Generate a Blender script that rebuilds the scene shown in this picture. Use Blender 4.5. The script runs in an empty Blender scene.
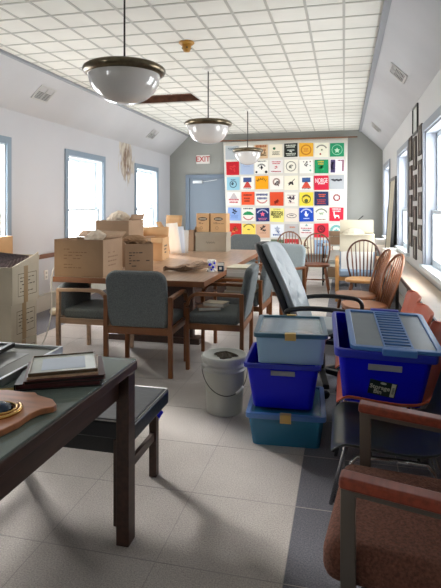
import bpy, bmesh, math, random
from mathutils import Vector, Matrix
random.seed(7)
COL = bpy.context.scene.collection
PI = math.pi
R = math.radians

# ------------------------------------------------------------------ materials
def mat(name, color, rough=.6, metal=0., bump=0., bscale=60., var=0., vscale=8., alpha=1., coat=0., trans=0., spec=.5, stretch=None, color2=None, sheen=0.):
    m = bpy.data.materials.new(name); m.use_nodes = True
    nt = m.node_tree; b = nt.nodes['Principled BSDF']
    c = (*[((x/255)/12.92 if x/255 <= .04045 else ((x/255+.055)/1.055)**2.4) for x in color], 1)
    b.inputs['Base Color'].default_value = c
    b.inputs['Roughness'].default_value = rough
    b.inputs['Metallic'].default_value = metal
    b.inputs['Alpha'].default_value = alpha
    b.inputs['Coat Weight'].default_value = coat
    b.inputs['Transmission Weight'].default_value = trans
    b.inputs['Specular IOR Level'].default_value = spec
    b.inputs['Sheen Weight'].default_value = sheen
    tc = None
    def coords(scale, st):
        nonlocal tc
        if tc is None: tc = nt.nodes.new('ShaderNodeTexCoord')
        mp = nt.nodes.new('ShaderNodeMapping'); nt.links.new(tc.outputs['Object'], mp.inputs['Vector'])
        if st: mp.inputs['Scale'].default_value = st
        n = nt.nodes.new('ShaderNodeTexNoise'); n.inputs['Scale'].default_value = scale; n.inputs['Detail'].default_value = 4
        nt.links.new(mp.outputs['Vector'], n.inputs['Vector'])
        return n
    if var or color2:
        n = coords(vscale, stretch)
        rp = nt.nodes.new('ShaderNodeValToRGB'); nt.links.new(n.outputs['Fac'], rp.inputs['Fac'])
        rp.color_ramp.elements[0].position = .35; rp.color_ramp.elements[1].position = .65
        if color2:
            c2 = (*[((x/255)/12.92 if x/255 <= .04045 else ((x/255+.055)/1.055)**2.4) for x in color2], 1)
            rp.color_ramp.elements[0].color = c2; rp.color_ramp.elements[1].color = c
        else:
            rp.color_ramp.elements[0].color = (*[v*(1-var) for v in c[:3]], 1)
            rp.color_ramp.elements[1].color = (*[min(1, v*(1+var)) for v in c[:3]], 1)
        nt.links.new(rp.outputs['Color'], b.inputs['Base Color'])
    if bump:
        n = coords(bscale, None)
        bp = nt.nodes.new('ShaderNodeBump'); bp.inputs['Strength'].default_value = bump; bp.inputs['Distance'].default_value = .01
        nt.links.new(n.outputs['Fac'], bp.inputs['Height']); nt.links.new(bp.outputs['Normal'], b.inputs['Normal'])
    return m

M = {}
def D(k, *a, **kw): M[k] = mat(k, *a, **kw)
D('ceiling_tile', (228,227,218), .9, bump=.25, bscale=90, var=.03, vscale=3)
D('tee_bar', (186,185,176), .6)
D('slope_paint', (194,195,197), .85, var=.03, vscale=1.5)
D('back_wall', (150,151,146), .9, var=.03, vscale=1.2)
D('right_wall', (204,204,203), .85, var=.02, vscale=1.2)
D('cornice', (150,154,158), .6)
D('trim_blue', (132,150,166), .5)
D('trim_grey', (146,152,162), .5)
D('door_paint', (120,133,146), .55)
D('sash_white', (206,216,222), .45)
D('rail_brown', (118,78,56), .5, var=.15, stretch=(1,1,8))
D('baseboard', (205,202,192), .6)
D('door_blue', (108,122,138), .55)
D('white_plastic', (232,232,228), .4)
D('white_paint', (232,230,224), .5)
D('metal_dark', (62,60,58), .35, .8)
D('metal_bronze', (112,104,96), .35, .6)
D('chrome', (200,200,200), .18, 1)
D('antique_brass', (108,98,80), .28, .95, var=.2, vscale=20)
D('opal_glass', (205,203,200), .12, coat=.6)
D('wood_table', (170,140,116), .32, var=.16, vscale=4, stretch=(9,1,9), coat=.15)
D('wood_edge', (134,84,50), .4, var=.15, vscale=5)
D('wood_dark', (62,38,28), .45, var=.25, vscale=6, stretch=(8,1,8))
D('wood_oak', (120,70,32), .38, var=.18, vscale=9, stretch=(1,1,.2))
D('wood_windsor', (134,84,54), .33, var=.2, vscale=9, stretch=(1,1,.2))
D('wood_windsor_dark', (92,54,36), .33, var=.2, vscale=9)
D('wood_light', (206,152,92), .35, var=.15, vscale=9, stretch=(1,1,.2))
D('wood_red', (132,58,38), .38, var=.2, vscale=7, stretch=(1,8,8))
D('fabric_grey', (104,110,111), .95, bump=.5, bscale=250, var=.3, vscale=160)
D('fabric_pale', (170,184,188), .95, bump=.4, bscale=250, var=.12, vscale=160, sheen=.2)
D('fabric_brown', (108,68,54), .97, bump=.8, bscale=140, var=.3, vscale=120)
D('vinyl_blue', (11,16,27), .35, bump=.1, bscale=60)
D('vinyl_sheen', (56,60,64), .3, bump=.1, bscale=40)  # black vinyl of the bench top, window reflections lightened into its colour
D('piping_white', (205,205,205), .5)
D('leather_grey', (126,136,141), .42, bump=.2, bscale=30)
D('black_plastic', (20,20,22), .35)
D('black_soft', (26,27,30), .5)
D('shell_orange', (216,100,62), .42)
D('shell_dark', (38,44,42), .3, coat=.1)
D('bin_blue', (12,18,212), .42, spec=.3)
D('bin_blue_rim', (40,52,176), .35)
D('lid_blue', (76,124,190), .3)
D('lid_grey_clear', (108,122,132), .3, var=.12, vscale=6)
D('bin_label', (150,152,160), .5)
D('sticker_dark', (22,44,40), .5)
D('sticker_print', (200,205,190), .5)
D('latch_gold', (204,170,96), .4)
D('clear_blue', (170,206,232), .2, alpha=.6)
D('clear_teal', (56,128,168), .2, alpha=.8)
D('clear_lid', (206,220,230), .12, alpha=.4)
D('lid_rim_teal', (62,104,126), .3)
D('bucket_grey', (186,187,180), .42)
D('soil', (70,62,50), .95, bump=1, bscale=70)
D('card', (158,130,104), .85, var=.06, vscale=5)
D('card_orange', (204,164,120), .85, var=.06, vscale=5)
D('card_pale', (196,184,162), .85, var=.05, vscale=5)
D('card_grey', (160,150,134), .85, var=.05, vscale=5)
D('card_dark', (140,108,78), .9)
D('tape', (168,140,104), .3)
D('ink', (72,62,54), .8)
D('ink_light', (128,100,76), .8)
D('paper', (232,230,224), .8)
D('paper_blue', (214,224,238), .8)
D('crumple', (216,200,182), .85, bump=.5, bscale=20)
D('cream', (214,206,184), .8, var=.05)
D('stone_cream', (196,188,166), .8)
D('kraft', (158,130,108), .9, var=.3, vscale=20)
D('magazine', (92,80,84), .3, var=.5, vscale=30)
D('ledge_top', (214,194,172), .45, var=.05)
D('glass_top', (168,190,182), .06, alpha=.45, coat=.5)
D('mat_grey', (112,112,106), .7)
D('mat_pale', (206,212,206), .3, var=.1, vscale=12)
D('photo_print', (120,120,112), .3, var=.5, vscale=14)
D('print_dark', (96,84,74), .4, var=.5, vscale=9)
D('alu', (200,204,206), .3, .6)
D('bronze_frame', (96,80,60), .35, .5)
D('black_frame', (22,20,20), .3)
D('album_red', (70,24,24), .5)
D('frame_brown', (50,36,30), .5, var=.2)
D('plaque_wood', (176,112,74), .38, var=.2, vscale=6, stretch=(1,6,6))
D('gold', (200,158,90), .25, .9)
D('navy_gloss', (34,56,80), .2)
D('hole_dark', (52,38,30), .95, var=.4, vscale=5)
D('joist', (98,62,42), .9, var=.35, vscale=8)
D('ochre', (176,128,48), .4)
D('vent_metal', (188,188,186), .5)
D('vent_dark', (70,70,72), .8)
D('exit_white', (214,210,204), .4)
D('exit_red', (176,60,60), .4)
D('green_leaf', (60,130,60), .7)
D('cushion_blue', (148,166,186), .9)
D('cable', (220,220,214), .5)
D('seam', (168,162,158), .95)
D('quilt_white', (218,215,206), .9, bump=.2, bscale=120)

def wall_stain(name, base, cy, cz, ry, rz):
    m = mat(name, base, .85, var=.02, vscale=1.2); nt = m.node_tree; b = nt.nodes['Principled BSDF']
    src = b.inputs['Base Color'].links[0].from_socket
    tc = nt.nodes.new('ShaderNodeTexCoord'); n = nt.nodes.new('ShaderNodeTexNoise'); n.inputs['Scale'].default_value = 7; n.inputs['Detail'].default_value = 6
    mp = nt.nodes.new('ShaderNodeMapping'); mp.inputs['Scale'].default_value = (1,1.6,.6)
    nt.links.new(tc.outputs['Object'], mp.inputs['Vector']); nt.links.new(mp.outputs['Vector'], n.inputs['Vector'])
    sx = nt.nodes.new('ShaderNodeSeparateXYZ'); nt.links.new(tc.outputs['Object'], sx.inputs['Vector'])
    def mt(op, a, b_):
        x = nt.nodes.new('ShaderNodeMath'); x.operation = op
        for i, v in enumerate((a, b_)):
            if isinstance(v, (int, float)): x.inputs[i].default_value = v
            else: nt.links.new(v, x.inputs[i])
        return x.outputs[0]
    dy = mt('DIVIDE', mt('SUBTRACT', sx.outputs['Y'], cy), ry); dz = mt('DIVIDE', mt('SUBTRACT', sx.outputs['Z'], cz), rz)
    d = mt('SQRT', mt('ADD', mt('MULTIPLY', dy, dy), mt('MULTIPLY', dz, dz)), 0)
    e = mt('MULTIPLY', mt('SUBTRACT', 1.0, d), .45)
    f = mt('ADD', n.outputs['Fac'], e)
    rp = nt.nodes.new('ShaderNodeValToRGB'); nt.links.new(f, rp.inputs['Fac'])
    rp.color_ramp.elements[0].position = .60; rp.color_ramp.elements[0].color = (0,0,0,1)
    rp.color_ramp.elements[1].position = .70; rp.color_ramp.elements[1].color = (1,1,1,1)
    rim = nt.nodes.new('ShaderNodeValToRGB'); nt.links.new(n.outputs['Fac'], rim.inputs['Fac'])
    rim.color_ramp.elements[0].position = .42; rim.color_ramp.elements[0].color = (.22,.15,.11,1)
    rim.color_ramp.elements[1].position = .62; rim.color_ramp.elements[1].color = (.56,.52,.44,1)
    mx = nt.nodes.new('ShaderNodeMix'); mx.data_type = 'RGBA'
    nt.links.new(rp.outputs['Color'], mx.inputs['Factor']); nt.links.new(src, mx.inputs[6]); nt.links.new(rim.outputs['Color'], mx.inputs[7])
    nt.links.new(mx.outputs[2], b.inputs['Base Color'])
    return m
M['left_wall'] = wall_stain('left_wall', (194,196,201), 8.85, 2.25, .42, .62)

def carpet(name, c1, c2):
    m = mat(name, c1, .97, var=.1, vscale=160, color2=c2, bump=.9, bscale=170); nt = m.node_tree; b = nt.nodes['Principled BSDF']
    src = b.inputs['Base Color'].links[0].from_socket
    tc = nt.nodes.new('ShaderNodeTexCoord')
    n = nt.nodes.new('ShaderNodeTexNoise'); n.inputs['Scale'].default_value = 2.2; n.inputs['Detail'].default_value = 3
    nt.links.new(tc.outputs['Object'], n.inputs['Vector'])
    rp = nt.nodes.new('ShaderNodeValToRGB'); nt.links.new(n.outputs['Fac'], rp.inputs['Fac'])
    rp.color_ramp.elements[0].position = .3; rp.color_ramp.elements[0].color = (.86,.85,.85,1)
    rp.color_ramp.elements[1].position = .6; rp.color_ramp.elements[1].color = (1,1,1,1)
    mx = nt.nodes.new('ShaderNodeMix'); mx.data_type = 'RGBA'; mx.blend_type = 'MULTIPLY'; mx.inputs['Factor'].default_value = 1
    nt.links.new(src, mx.inputs[6]); nt.links.new(rp.outputs['Color'], mx.inputs[7]); nt.links.new(mx.outputs[2], b.inputs['Base Color'])
    return m
M['carpet'] = carpet('carpet', (214,207,200), (180,173,168))
M['carpet_border'] = carpet('carpet_border', (128,128,136), (98,98,106))
def thin_glass():
    m = bpy.data.materials.new('window_glass'); m.use_nodes = True; nt = m.node_tree; nt.nodes.clear()
    o = nt.nodes.new('ShaderNodeOutputMaterial'); t = nt.nodes.new('ShaderNodeBsdfTransparent'); g = nt.nodes.new('ShaderNodeBsdfGlossy')
    g.inputs['Roughness'].default_value = .05; mx = nt.nodes.new('ShaderNodeMixShader'); mx.inputs[0].default_value = .05
    nt.links.new(t.outputs[0], mx.inputs[1]); nt.links.new(g.outputs[0], mx.inputs[2]); nt.links.new(mx.outputs[0], o.inputs['Surface'])
    return m
M['window_glass'] = thin_glass()

# ------------------------------------------------------------------ mesh builder
class MB:
    def __init__(s): s.bm = bmesh.new(); s.T = Matrix.Identity(4)
    def v(s, co): return s.bm.verts.new(s.T @ Vector(co))
    def f(s, vs, mi=0, smooth=False):
        try: fc = s.bm.faces.new(vs)
        except ValueError: return
        fc.material_index = mi; fc.smooth = smooth
    def box(s, x0, x1, y0, y1, z0, z1, mi=0, sm=False):
        p = [s.v(c) for c in ((x0,y0,z0),(x1,y0,z0),(x1,y1,z0),(x0,y1,z0),(x0,y0,z1),(x1,y0,z1),(x1,y1,z1),(x0,y1,z1))]
        for q in ((3,2,1,0),(4,5,6,7),(0,1,5,4),(1,2,6,5),(2,3,7,6),(3,0,4,7)): s.f([p[i] for i in q], mi, sm)
        return s
    def bar(s, a, b, w, t, mi=0):      # rectangular bar from a to b
        a, b = Vector(a), Vector(b); d = (b-a).normalized()
        up = Vector((0,0,1)) if abs(d.z) < .9 else Vector((0,1,0))
        x = d.cross(up).normalized(); y = x.cross(d).normalized()
        ra = []
        for p in (a, b): ra.append([s.v(p + x*i*w/2 + y*j*t/2) for i, j in ((-1,-1),(1,-1),(1,1),(-1,1))])
        for k in range(4): s.f([ra[0][k], ra[0][(k+1)%4], ra[1][(k+1)%4], ra[1][k]], mi)
        s.f(ra[0][::-1], mi); s.f(ra[1], mi)
        return s
    def tube(s, pts, r, seg=8, mi=0, closed=False):
        pts = [Vector(p) for p in pts]; n = len(pts); rings = []
        rr = r if isinstance(r, (list, tuple)) else [r]*n
        ref = None
        for i, p in enumerate(pts):
            if closed: t = (pts[(i+1)%n]-pts[i-1]).normalized()
            else: t = (pts[min(i+1,n-1)]-pts[max(i-1,0)]).normalized()
            if ref is None:
                ref = Vector((0,0,1)) if abs(t.z) < .9 else Vector((1,0,0))
            x = (ref - t*ref.dot(t)).normalized(); ref = x; y = t.cross(x)
            rings.append([s.v(p + (x*math.cos(2*PI*k/seg)+y*math.sin(2*PI*k/seg))*rr[i]) for k in range(seg)])
        m = n if closed else n-1
        for i in range(m):
            a, b = rings[i], rings[(i+1)%n]
            for k in range(seg): s.f([a[k], a[(k+1)%seg], b[(k+1)%seg], b[k]], mi, True)
        if not closed: s.f(rings[0][::-1], mi); s.f(rings[-1], mi)
        return s
    def sweep(s, pts, w, t, side, mi=0):   # flat rectangular section along a planar path; w along side, t in plane
        pts = [Vector(p) for p in pts]; side = Vector(side).normalized(); n = len(pts); rings = []
        for i, p in enumerate(pts):
            d = (pts[min(i+1,n-1)]-pts[max(i-1,0)]).normalized(); nn = d.cross(side).normalized()
            rings.append([s.v(p + side*a*w/2 + nn*b*t/2) for a, b in ((-1,-1),(1,-1),(1,1),(-1,1))])
        for i in range(n-1):
            for k in range(4): s.f([rings[i][k], rings[i][(k+1)%4], rings[i+1][(k+1)%4], rings[i+1][k]], mi)
        s.f(rings[0][::-1], mi); s.f(rings[-1], mi)
        return s
    def lathe(s, prof, seg=32, c=(0,0,0), mi=0, cap=True):
        c = Vector(c); rings = []
        for r, z in prof:
            if r < 1e-5: rings.append([s.v(c+Vector((0,0,z)))])
            else: rings.append([s.v(c+Vector((r*math.cos(2*PI*k/seg), r*math.sin(2*PI*k/seg), z))) for k in range(seg)])
        for a, b in zip(rings, rings[1:]):
            for k in range(seg):
                k2 = (k+1)%seg
                if len(a) == 1 and len(b) == 1: continue
                if len(a) == 1: s.f([a[0], b[k], b[k2]], mi, True)
                elif len(b) == 1: s.f([a[k], a[k2], b[0]], mi, True)
                else: s.f([a[k], a[k2], b[k2], b[k]], mi, True)
        if cap:
            if len(rings[0]) > 1: s.f(rings[0][::-1], mi)
            if len(rings[-1]) > 1: s.f(rings[-1], mi)
        return s
    def prism(s, poly, z0, z1, mi=0, sm=False):
        a = [s.v((x,y,z0)) for x, y in poly]; b = [s.v((x,y,z1)) for x, y in poly]; n = len(poly)
        s.f(a[::-1], mi); s.f(b, mi)
        for k in range(n): s.f([a[k], a[(k+1)%n], b[(k+1)%n], b[k]], mi, sm)
        return s
    def grid(s, fn, nu, nv, mi=0, sm=True):
        g = [[s.v(fn(i/nu, j/nv)) for j in range(nv+1)] for i in range(nu+1)]
        for i in range(nu):
            for j in range(nv): s.f([g[i][j], g[i+1][j], g[i+1][j+1], g[i][j+1]], mi, sm)
        return s
    def build(s, name, mats, parent=None, bevel=0, bseg=2, solid=0, subd=0, loc=None, rot=None):
        bmesh.ops.recalc_face_normals(s.bm, faces=s.bm.faces)
        me = bpy.data.meshes.new(name); s.bm.to_mesh(me); s.bm.free()
        if isinstance(mats, str): mats = [mats]
        for k in mats: me.materials.append(M[k])
        o = bpy.data.objects.new(name, me); COL.objects.link(o)
        if parent: o.parent = parent
        if loc: o.location = loc
        if rot: o.rotation_euler = rot
        if solid: md = o.modifiers.new('solid', 'SOLIDIFY'); md.thickness = solid; md.offset = 0
        if bevel:
            for p in me.polygons: p.use_smooth = True
            md = o.modifiers.new('bevel', 'BEVEL'); md.width = bevel; md.segments = bseg; md.limit_method = 'ANGLE'; md.angle_limit = R(35); md.harden_normals = True
        if subd: md = o.modifiers.new('subd', 'SUBSURF'); md.levels = subd; md.render_levels = subd
        return o

def tag(o, label, cat, group=None, kind=None):
    o['label'] = label; o['category'] = cat
    if group: o['group'] = group
    if kind: o['kind'] = kind
    return o
def thing(name, label, cat, loc=(0,0,0), rz=0, group=None):
    o = bpy.data.objects.new(name, None); COL.objects.link(o); o.location = loc; o.rotation_euler = (0,0,R(rz))
    o.empty_display_size = .05
    return tag(o, label, cat, group)
def struct(name, mb, m, parent=None, **k):
    o = mb.build(name, m, parent, **k)
    if parent is None: o['kind'] = 'structure'
    return o
def copy_tree(o, parent=None):
    c = o.copy(); COL.objects.link(c)
    if parent: c.parent = parent
    for ch in list(o.children): copy_tree(ch, c)
    return c
def dup(o, loc, rz, label, group=None):
    c = copy_tree(o); c.location = loc; c.rotation_euler = (0,0,R(rz)); c['label'] = label
    if group: c['group'] = group
    return c
def text_mesh(txt, size, depth=.001):
    cu = bpy.data.curves.new('lettering', 'FONT'); cu.body = txt; cu.size = size; cu.extrude = depth; cu.offset = size*.018
    cu.align_x = 'CENTER'; cu.align_y = 'CENTER'
    o = bpy.data.objects.new('lettering', cu); COL.objects.link(o)
    bpy.context.view_layer.update()
    me = bpy.data.meshes.new_from_object(o.evaluated_get(bpy.context.evaluated_depsgraph_get()))
    bpy.data.objects.remove(o); bpy.data.curves.remove(cu)
    return me
def text(txt, size, m, parent, loc, rot, name='lettering', sx=1, depth=.001):
    me = text_mesh(txt, size, depth); me.materials.clear(); me.materials.append(M[m])
    o = bpy.data.objects.new(name, me); COL.objects.link(o); o.parent = parent; o.location = loc; o.rotation_euler = rot; o.scale = (sx,1,1)
    return o

# ------------------------------------------------------------------ camera, world
sc = bpy.context.scene
cam = bpy.data.cameras.new('camera'); co = bpy.data.objects.new('camera', cam); COL.objects.link(co)
co.location = (0,0,1.4); co.rotation_euler = (R(90), 0, R(13.6))
cam.lens = 510/588*36; cam.sensor_width = 36; cam.shift_y = -88/588; cam.clip_start = .02
sc.camera = co
sc.view_settings.view_transform = 'Standard'; sc.view_settings.look = 'None'; sc.view_settings.gamma = 1
sc.view_settings.exposure = -0.15
w = bpy.data.worlds.new('world'); sc.world = w; w.use_nodes = True
bg = w.node_tree.nodes['Background']; bg.inputs[0].default_value = (.97,.985,1,1); bg.inputs[1].default_value = 15

sl_ = bpy.data.lights.new('hazy_sun', 'SUN'); sl_.energy = 45; sl_.angle = R(22); sl_.color = (1,.97,.93)
so_ = bpy.data.objects.new('hazy_sun', sl_); COL.objects.link(so_)
so_.rotation_euler = Vector((.76,-.65,-math.tan(R(26)))).to_track_quat('-Z','Y').to_euler()
# ------------------------------------------------------------------ room shell
XL, XR, YF, YB, ZC, ZK = -3.95, .80, -2.6, 11.3, 3.03, 2.57
CXL, CXR = -3.47, .32
WT = .16
LW = [(4.26,5.35),(6.76,7.87),(9.31,10.42)]
RW = [(4.3,5.48),(6.86,8.05),(9.55,10.8)]

WZ0, WZ1 = .80, 2.15
LW = [(-1.6,-.5)] + LW  # added unseen window behind the camera, daylight fill for the foreground
def side_wall(name, x0, x1, wins, m):
    b = MB(); y = YF
    for a, c in wins:
        b.box(x0,x1,y,a,0,ZK); b.box(x0,x1,a,c,0,WZ0); b.box(x0,x1,a,c,WZ1,ZK); y = c
    b.box(x0,x1,y,YB,0,ZK)
    return struct(name, b, m)
side_wall('wall_left', XL-WT, XL, LW, 'left_wall')
side_wall('wall_right', XR, XR+WT, RW, 'right_wall')
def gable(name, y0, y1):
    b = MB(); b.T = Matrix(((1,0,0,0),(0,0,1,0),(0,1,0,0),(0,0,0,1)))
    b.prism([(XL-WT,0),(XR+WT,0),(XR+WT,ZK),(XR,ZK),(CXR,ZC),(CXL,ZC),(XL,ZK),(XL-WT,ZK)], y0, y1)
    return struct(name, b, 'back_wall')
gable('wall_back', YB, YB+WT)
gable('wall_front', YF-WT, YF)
for nm, xa, za, xb, zb, sgn in (('wall_slope_left', XL, ZK, CXL, ZC, -1), ('wall_slope_right', XR, ZK, CXR, ZC, 1)):
    b = MB(); b.T = Matrix(((1,0,0,0),(0,0,1,0),(0,1,0,0),(0,0,0,1)))
    b.prism([(xa,za),(xb,zb),(xb,zb+.12),(xa+sgn*WT,zb+.12),(xa+sgn*WT,za)], YF, YB)
    struct(nm, b, 'slope_paint')
# floor
b = MB()
b.box(-3.22,-.22,YF,YB,-.1,0,0); b.box(XL,-3.22,YF,YB,-.1,0,1); b.box(-.22,XR,YF,YB,-.1,0,1)
struct('floor', b, ['carpet','carpet_border'])
b = MB(); x = -.22
while x > -3.3: b.box(x-.0016,x+.0016,YF,YB,0,.0012); x -= .5
y = 1.89-4
while y < YB: b.box(-3.22,-.22,y-.0016,y+.0016,0,.0012); y += .5
b.box(.278,.282,YF,YB,0,.0012)
y = 1.89-4
while y < YB: b.box(-.22,XR,y-.002,y+.002,0,.0012); y += .5
struct('trim_2', b, 'seam')
# ceiling with the missing tile
HX0, HX1, HY0, HY1 = -3.36, -2.14, 7.06, 7.68
b = MB()
b.box(CXL,CXR,YF,HY0,ZC,ZC+.02); b.box(CXL,CXR,HY1,YB,ZC,ZC+.02); b.box(CXL,HX0,HY0,HY1,ZC,ZC+.02); b.box(HX1,CXR,HY0,HY1,ZC,ZC+.02)
b.box(CXL,CXR,YF,YB,ZC+.34,ZC+.38,1)
b.box(HX0-.03,HX0,HY0,HY1,ZC+.02,ZC+.34,1); b.box(HX1,HX1+.03,HY0,HY1,ZC+.02,ZC+.34,1)
b.box(HX0,HX1,HY0-.03,HY0,ZC+.02,ZC+.34,1); b.box(HX0,HX1,HY1,HY1+.03,ZC+.02,ZC+.34,2)
for k in range(4): b.box(HX0+.12+k*.32,HX0+.17+k*.32,HY0,HY1,ZC+.14,ZC+.34,2)
b.box(HX0,HX1,HY0+.3,HY0+.34,ZC+.06,ZC+.13,2)
struct('ceiling', b, ['ceiling_tile','hole_dark','joist'])
b = MB(); hw = .011
for k in range(13):
    x = -k*.305
    if x < CXL: break
    if HX0 < x < HX1:
        b.box(x-hw,x+hw,YF,HY0,ZC-.005,ZC); b.box(x-hw,x+hw,HY1,YB,ZC-.005,ZC)
    else: b.box(x-hw,x+hw,YF,YB,ZC-.005,ZC)
y = 4.213-22*.31
while y < YB:
    if HY0 < y < HY1: b.box(CXL,HX0,y-hw,y+hw,ZC-.004,ZC); b.box(HX1,CXR,y-hw,y+hw,ZC-.004,ZC)
    else: b.box(CXL,CXR,y-hw,y+hw,ZC-.004,ZC)
    y += .31
struct('trim_1', b, 'tee_bar')
b = MB(); b.box(CXR-.012,CXR+.04,YF,YB,ZC-.045,ZC); b.box(CXL-.03,CXL+.012,YF,YB,ZC-.03,ZC)
struct('trim_3', b, 'cornice')
b = MB(); b.box(XL,XL+.02,YF,YB,.69,.75)
struct('trim_4', b, 'rail_brown', bevel=.004)
b = MB(); b.box(XL,XL+.06,YF,YB,.0,.2); b.box(XL,XL+.07,YF,YB,.19,.21)
struct('baseboard_left', b, 'baseboard')
b = MB(); b.box(XR-.02,XR,YF,YB,0,.14)
struct('baseboard_right', b, 'baseboard')
b = MB(); b.box(XL+.07,-3.6,YB-.02,YB,0,.14); b.box(-2.45,XR-.02,YB-.02,YB,0,.14)
struct('baseboard_back', b, 'baseboard')

# windows
def window(n, xw, sgn, y0, y1, tm):   # sgn: +1 room lies towards +x of this wall
    t = bpy.data.objects.new(f'window_{n}', None); COL.objects.link(t); t['kind'] = 'structure'; t.location = (xw, (y0+y1)/2, WZ0)
    H = WZ1-WZ0; W = (y1-y0)/2
    def B(name, boxes, m, **k):
        b = MB()
        for x0,x1,a,c,z0,z1 in boxes: b.box(min(x0*sgn,x1*sgn),max(x0*sgn,x1*sgn),a,c,z0,z1)
        return b.build(name, m, t, **k)
    tw = .085
    B('window_casing', [(0,.022,-W-tw,-W,-.02,H+tw),(0,.022,W,W+tw,-.02,H+tw),(0,.022,-W,W,H,H+tw)], tm, bevel=.003)
    B('window_sill', [(-.10,.05,-W-tw-.02,W+tw+.02,-.035,.008)], 'sash_white', bevel=.004)
    B('window_jamb', [(-.16,0,-W,-W+.02,0,H),(-.16,0,W-.02,W,0,H),(-.16,0,-W,W,H-.02,H)], 'sash_white' if sgn > 0 else tm)
    mid = .54
    sf = B('lower_sash', [(-.10,-.06,-W+.02,-W+.07,0,mid+.02),(-.10,-.06,W-.07,W-.02,0,mid+.02),(-.10,-.06,-W+.07,W-.07,0,.07),(-.10,-.06,-W+.07,W-.07,mid-.02,mid+.02)], 'sash_white')
    uf = B('upper_sash', [(-.145,-.105,-W+.02,-W+.07,mid-.02,H-.02),(-.145,-.105,W-.07,W-.02,mid-.02,H-.02),(-.145,-.105,-W+.07,W-.07,H-.07,H-.02),(-.145,-.105,-W+.07,W-.07,mid-.02,mid+.02)], 'sash_white')
    for p, x, z0, z1 in ((sf,-.08,.07,mid-.02),(uf,-.125,mid+.02,H-.07)):
        b = MB(); v = [b.v((x*sgn,a,z)) for a, z in ((-W+.07,z0),(W-.07,z0),(W-.07,z1),(-W+.07,z1))]; b.f(v)
        g = b.build('glass_pane', 'window_glass', p)
    # daylight portal just outside the opening
    ld = bpy.data.lights.new('daylight', 'AREA'); ld.shape = 'RECTANGLE'; ld.size = y1-y0; ld.size_y = H
    ld.cycles.is_portal = True
    lo = bpy.data.objects.new('daylight', ld); COL.objects.link(lo); lo.location = (xw-sgn*(WT+.01), (y0+y1)/2, WZ0+H/2); lo.rotation_euler = (R(90), 0, R(90 if sgn < 0 else -90))
n = 1
for a, c in LW: window(n, XL, 1, a, c, 'trim_blue'); n += 1
for a, c in RW: window(n, XR, -1, a, c, 'trim_grey'); n += 1

# door in back wall
d = bpy.data.objects.new('door_1', None); COL.objects.link(d); d['kind'] = 'structure'; d.location = (-3.03, YB, 0)
b = MB(); b.box(-.52,-.43,-.05,0,0,2.12); b.box(.43,.52,-.05,0,0,2.12); b.box(-.43,.43,-.05,0,2.03,2.12); b.build('door_frame', 'door_blue', d)
b = MB(); b.box(-.43,.43,-.02,0,.01,2.03); b.build('door_leaf', 'door_paint', d)
b = MB(); b.box(-.34,-.12,-.075,-.02,1.92,1.98); b.bar((-.14,-.05,1.95),(.02,-.14,1.96),.02,.01); b.bar((.02,-.14,1.96),(.22,-.03,2.0),.02,.01); b.build('door_closer', 'alu', d)

# exit sign
t = thing('exit_sign', 'white exit sign with red letters above the blue door', 'sign', (-3.14,YB,2.47))
b = MB(); b.box(-.16,.16,-.035,0,-.1,.1); b.build('sign_box', 'exit_white', t, bevel=.006)
text('EXIT', .17, 'exit_red', t, (0,-.037,0), (R(90),0,0), sx=.95)

# vents
def vent(y, side, label):
    x = -3.69 if side < 0 else .555; z = 2.82 if side < 0 else 2.805
    t = thing('air_vent', label, 'vent', (x,y,z), 0, None)
    t.rotation_euler = (0, R(135 if side < 0 else -135), 0)
    b = MB(); b.box(-.11,.11,-.17,-.14,-.004,.012); b.box(-.11,.11,.14,.17,-.004,.012); b.box(-.11,-.085,-.14,.14,-.004,.012); b.box(.085,.11,-.14,.14,-.004,.012)
    b.box(-.085,.085,-.008,.008,-.004,.012); b.build('vent_frame', 'vent_metal', t)
    b = MB(); b.box(-.085,.085,-.14,.14,-.004,.001); b.build('vent_backing', 'vent_dark', t)
    b = MB()
    for k in range(9): b.box(-.075+k*.018,-.068+k*.018,-.14,.14,0,.008)
    b.build('vent_slats', 'vent_metal', t)
vent(5.75, -1, 'square metal air vent on the left slope, nearer the camera')
vent(9.52, -1, 'small metal air vent on the far left slope above stained wall')
vent(5.67, 1, 'square metal air vent on the right slope, nearer the camera')
vent(9.51, 1, 'small metal air vent far along the right slope')
# smoke detector
t = thing('smoke_detector', 'small brass-coloured detector dome on the ceiling between pendant lamps', 'detector', (-1.52,4.85,ZC))
b = MB(); b.lathe([(.075,0),(.078,-.012),(.06,-.03),(.045,-.034)]); b.build('base_plate', 'ochre', t)
b = MB(); b.lathe([(.045,-.03),(.042,-.07),(.03,-.095),(0,-.1)]); b.build('sensor_head', 'ochre', t)
b = MB()
for k in range(4):
    a = k*PI/2+.4; b.lathe([(0,-.058),(.012,-.06),(0,-.075)], 8, (.04*math.cos(a), .04*math.sin(a), 0))
b.build('sensor_openings', 'black_plastic', t)
# outlet
t = thing('wall_outlet', 'white electrical outlet low on the left wall', 'outlet', (XL,6.2,.46))
b = MB(); b.box(0,.008,-.04,.04,-.065,.065); b.build('cover_plate', 'white_plastic', t, bevel=.003)
b = MB(); b.box(.008,.012,-.017,.017,.012,.045); b.box(.008,.012,-.017,.017,-.045,-.012); b.build('sockets', 'vent_metal', t)

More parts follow.
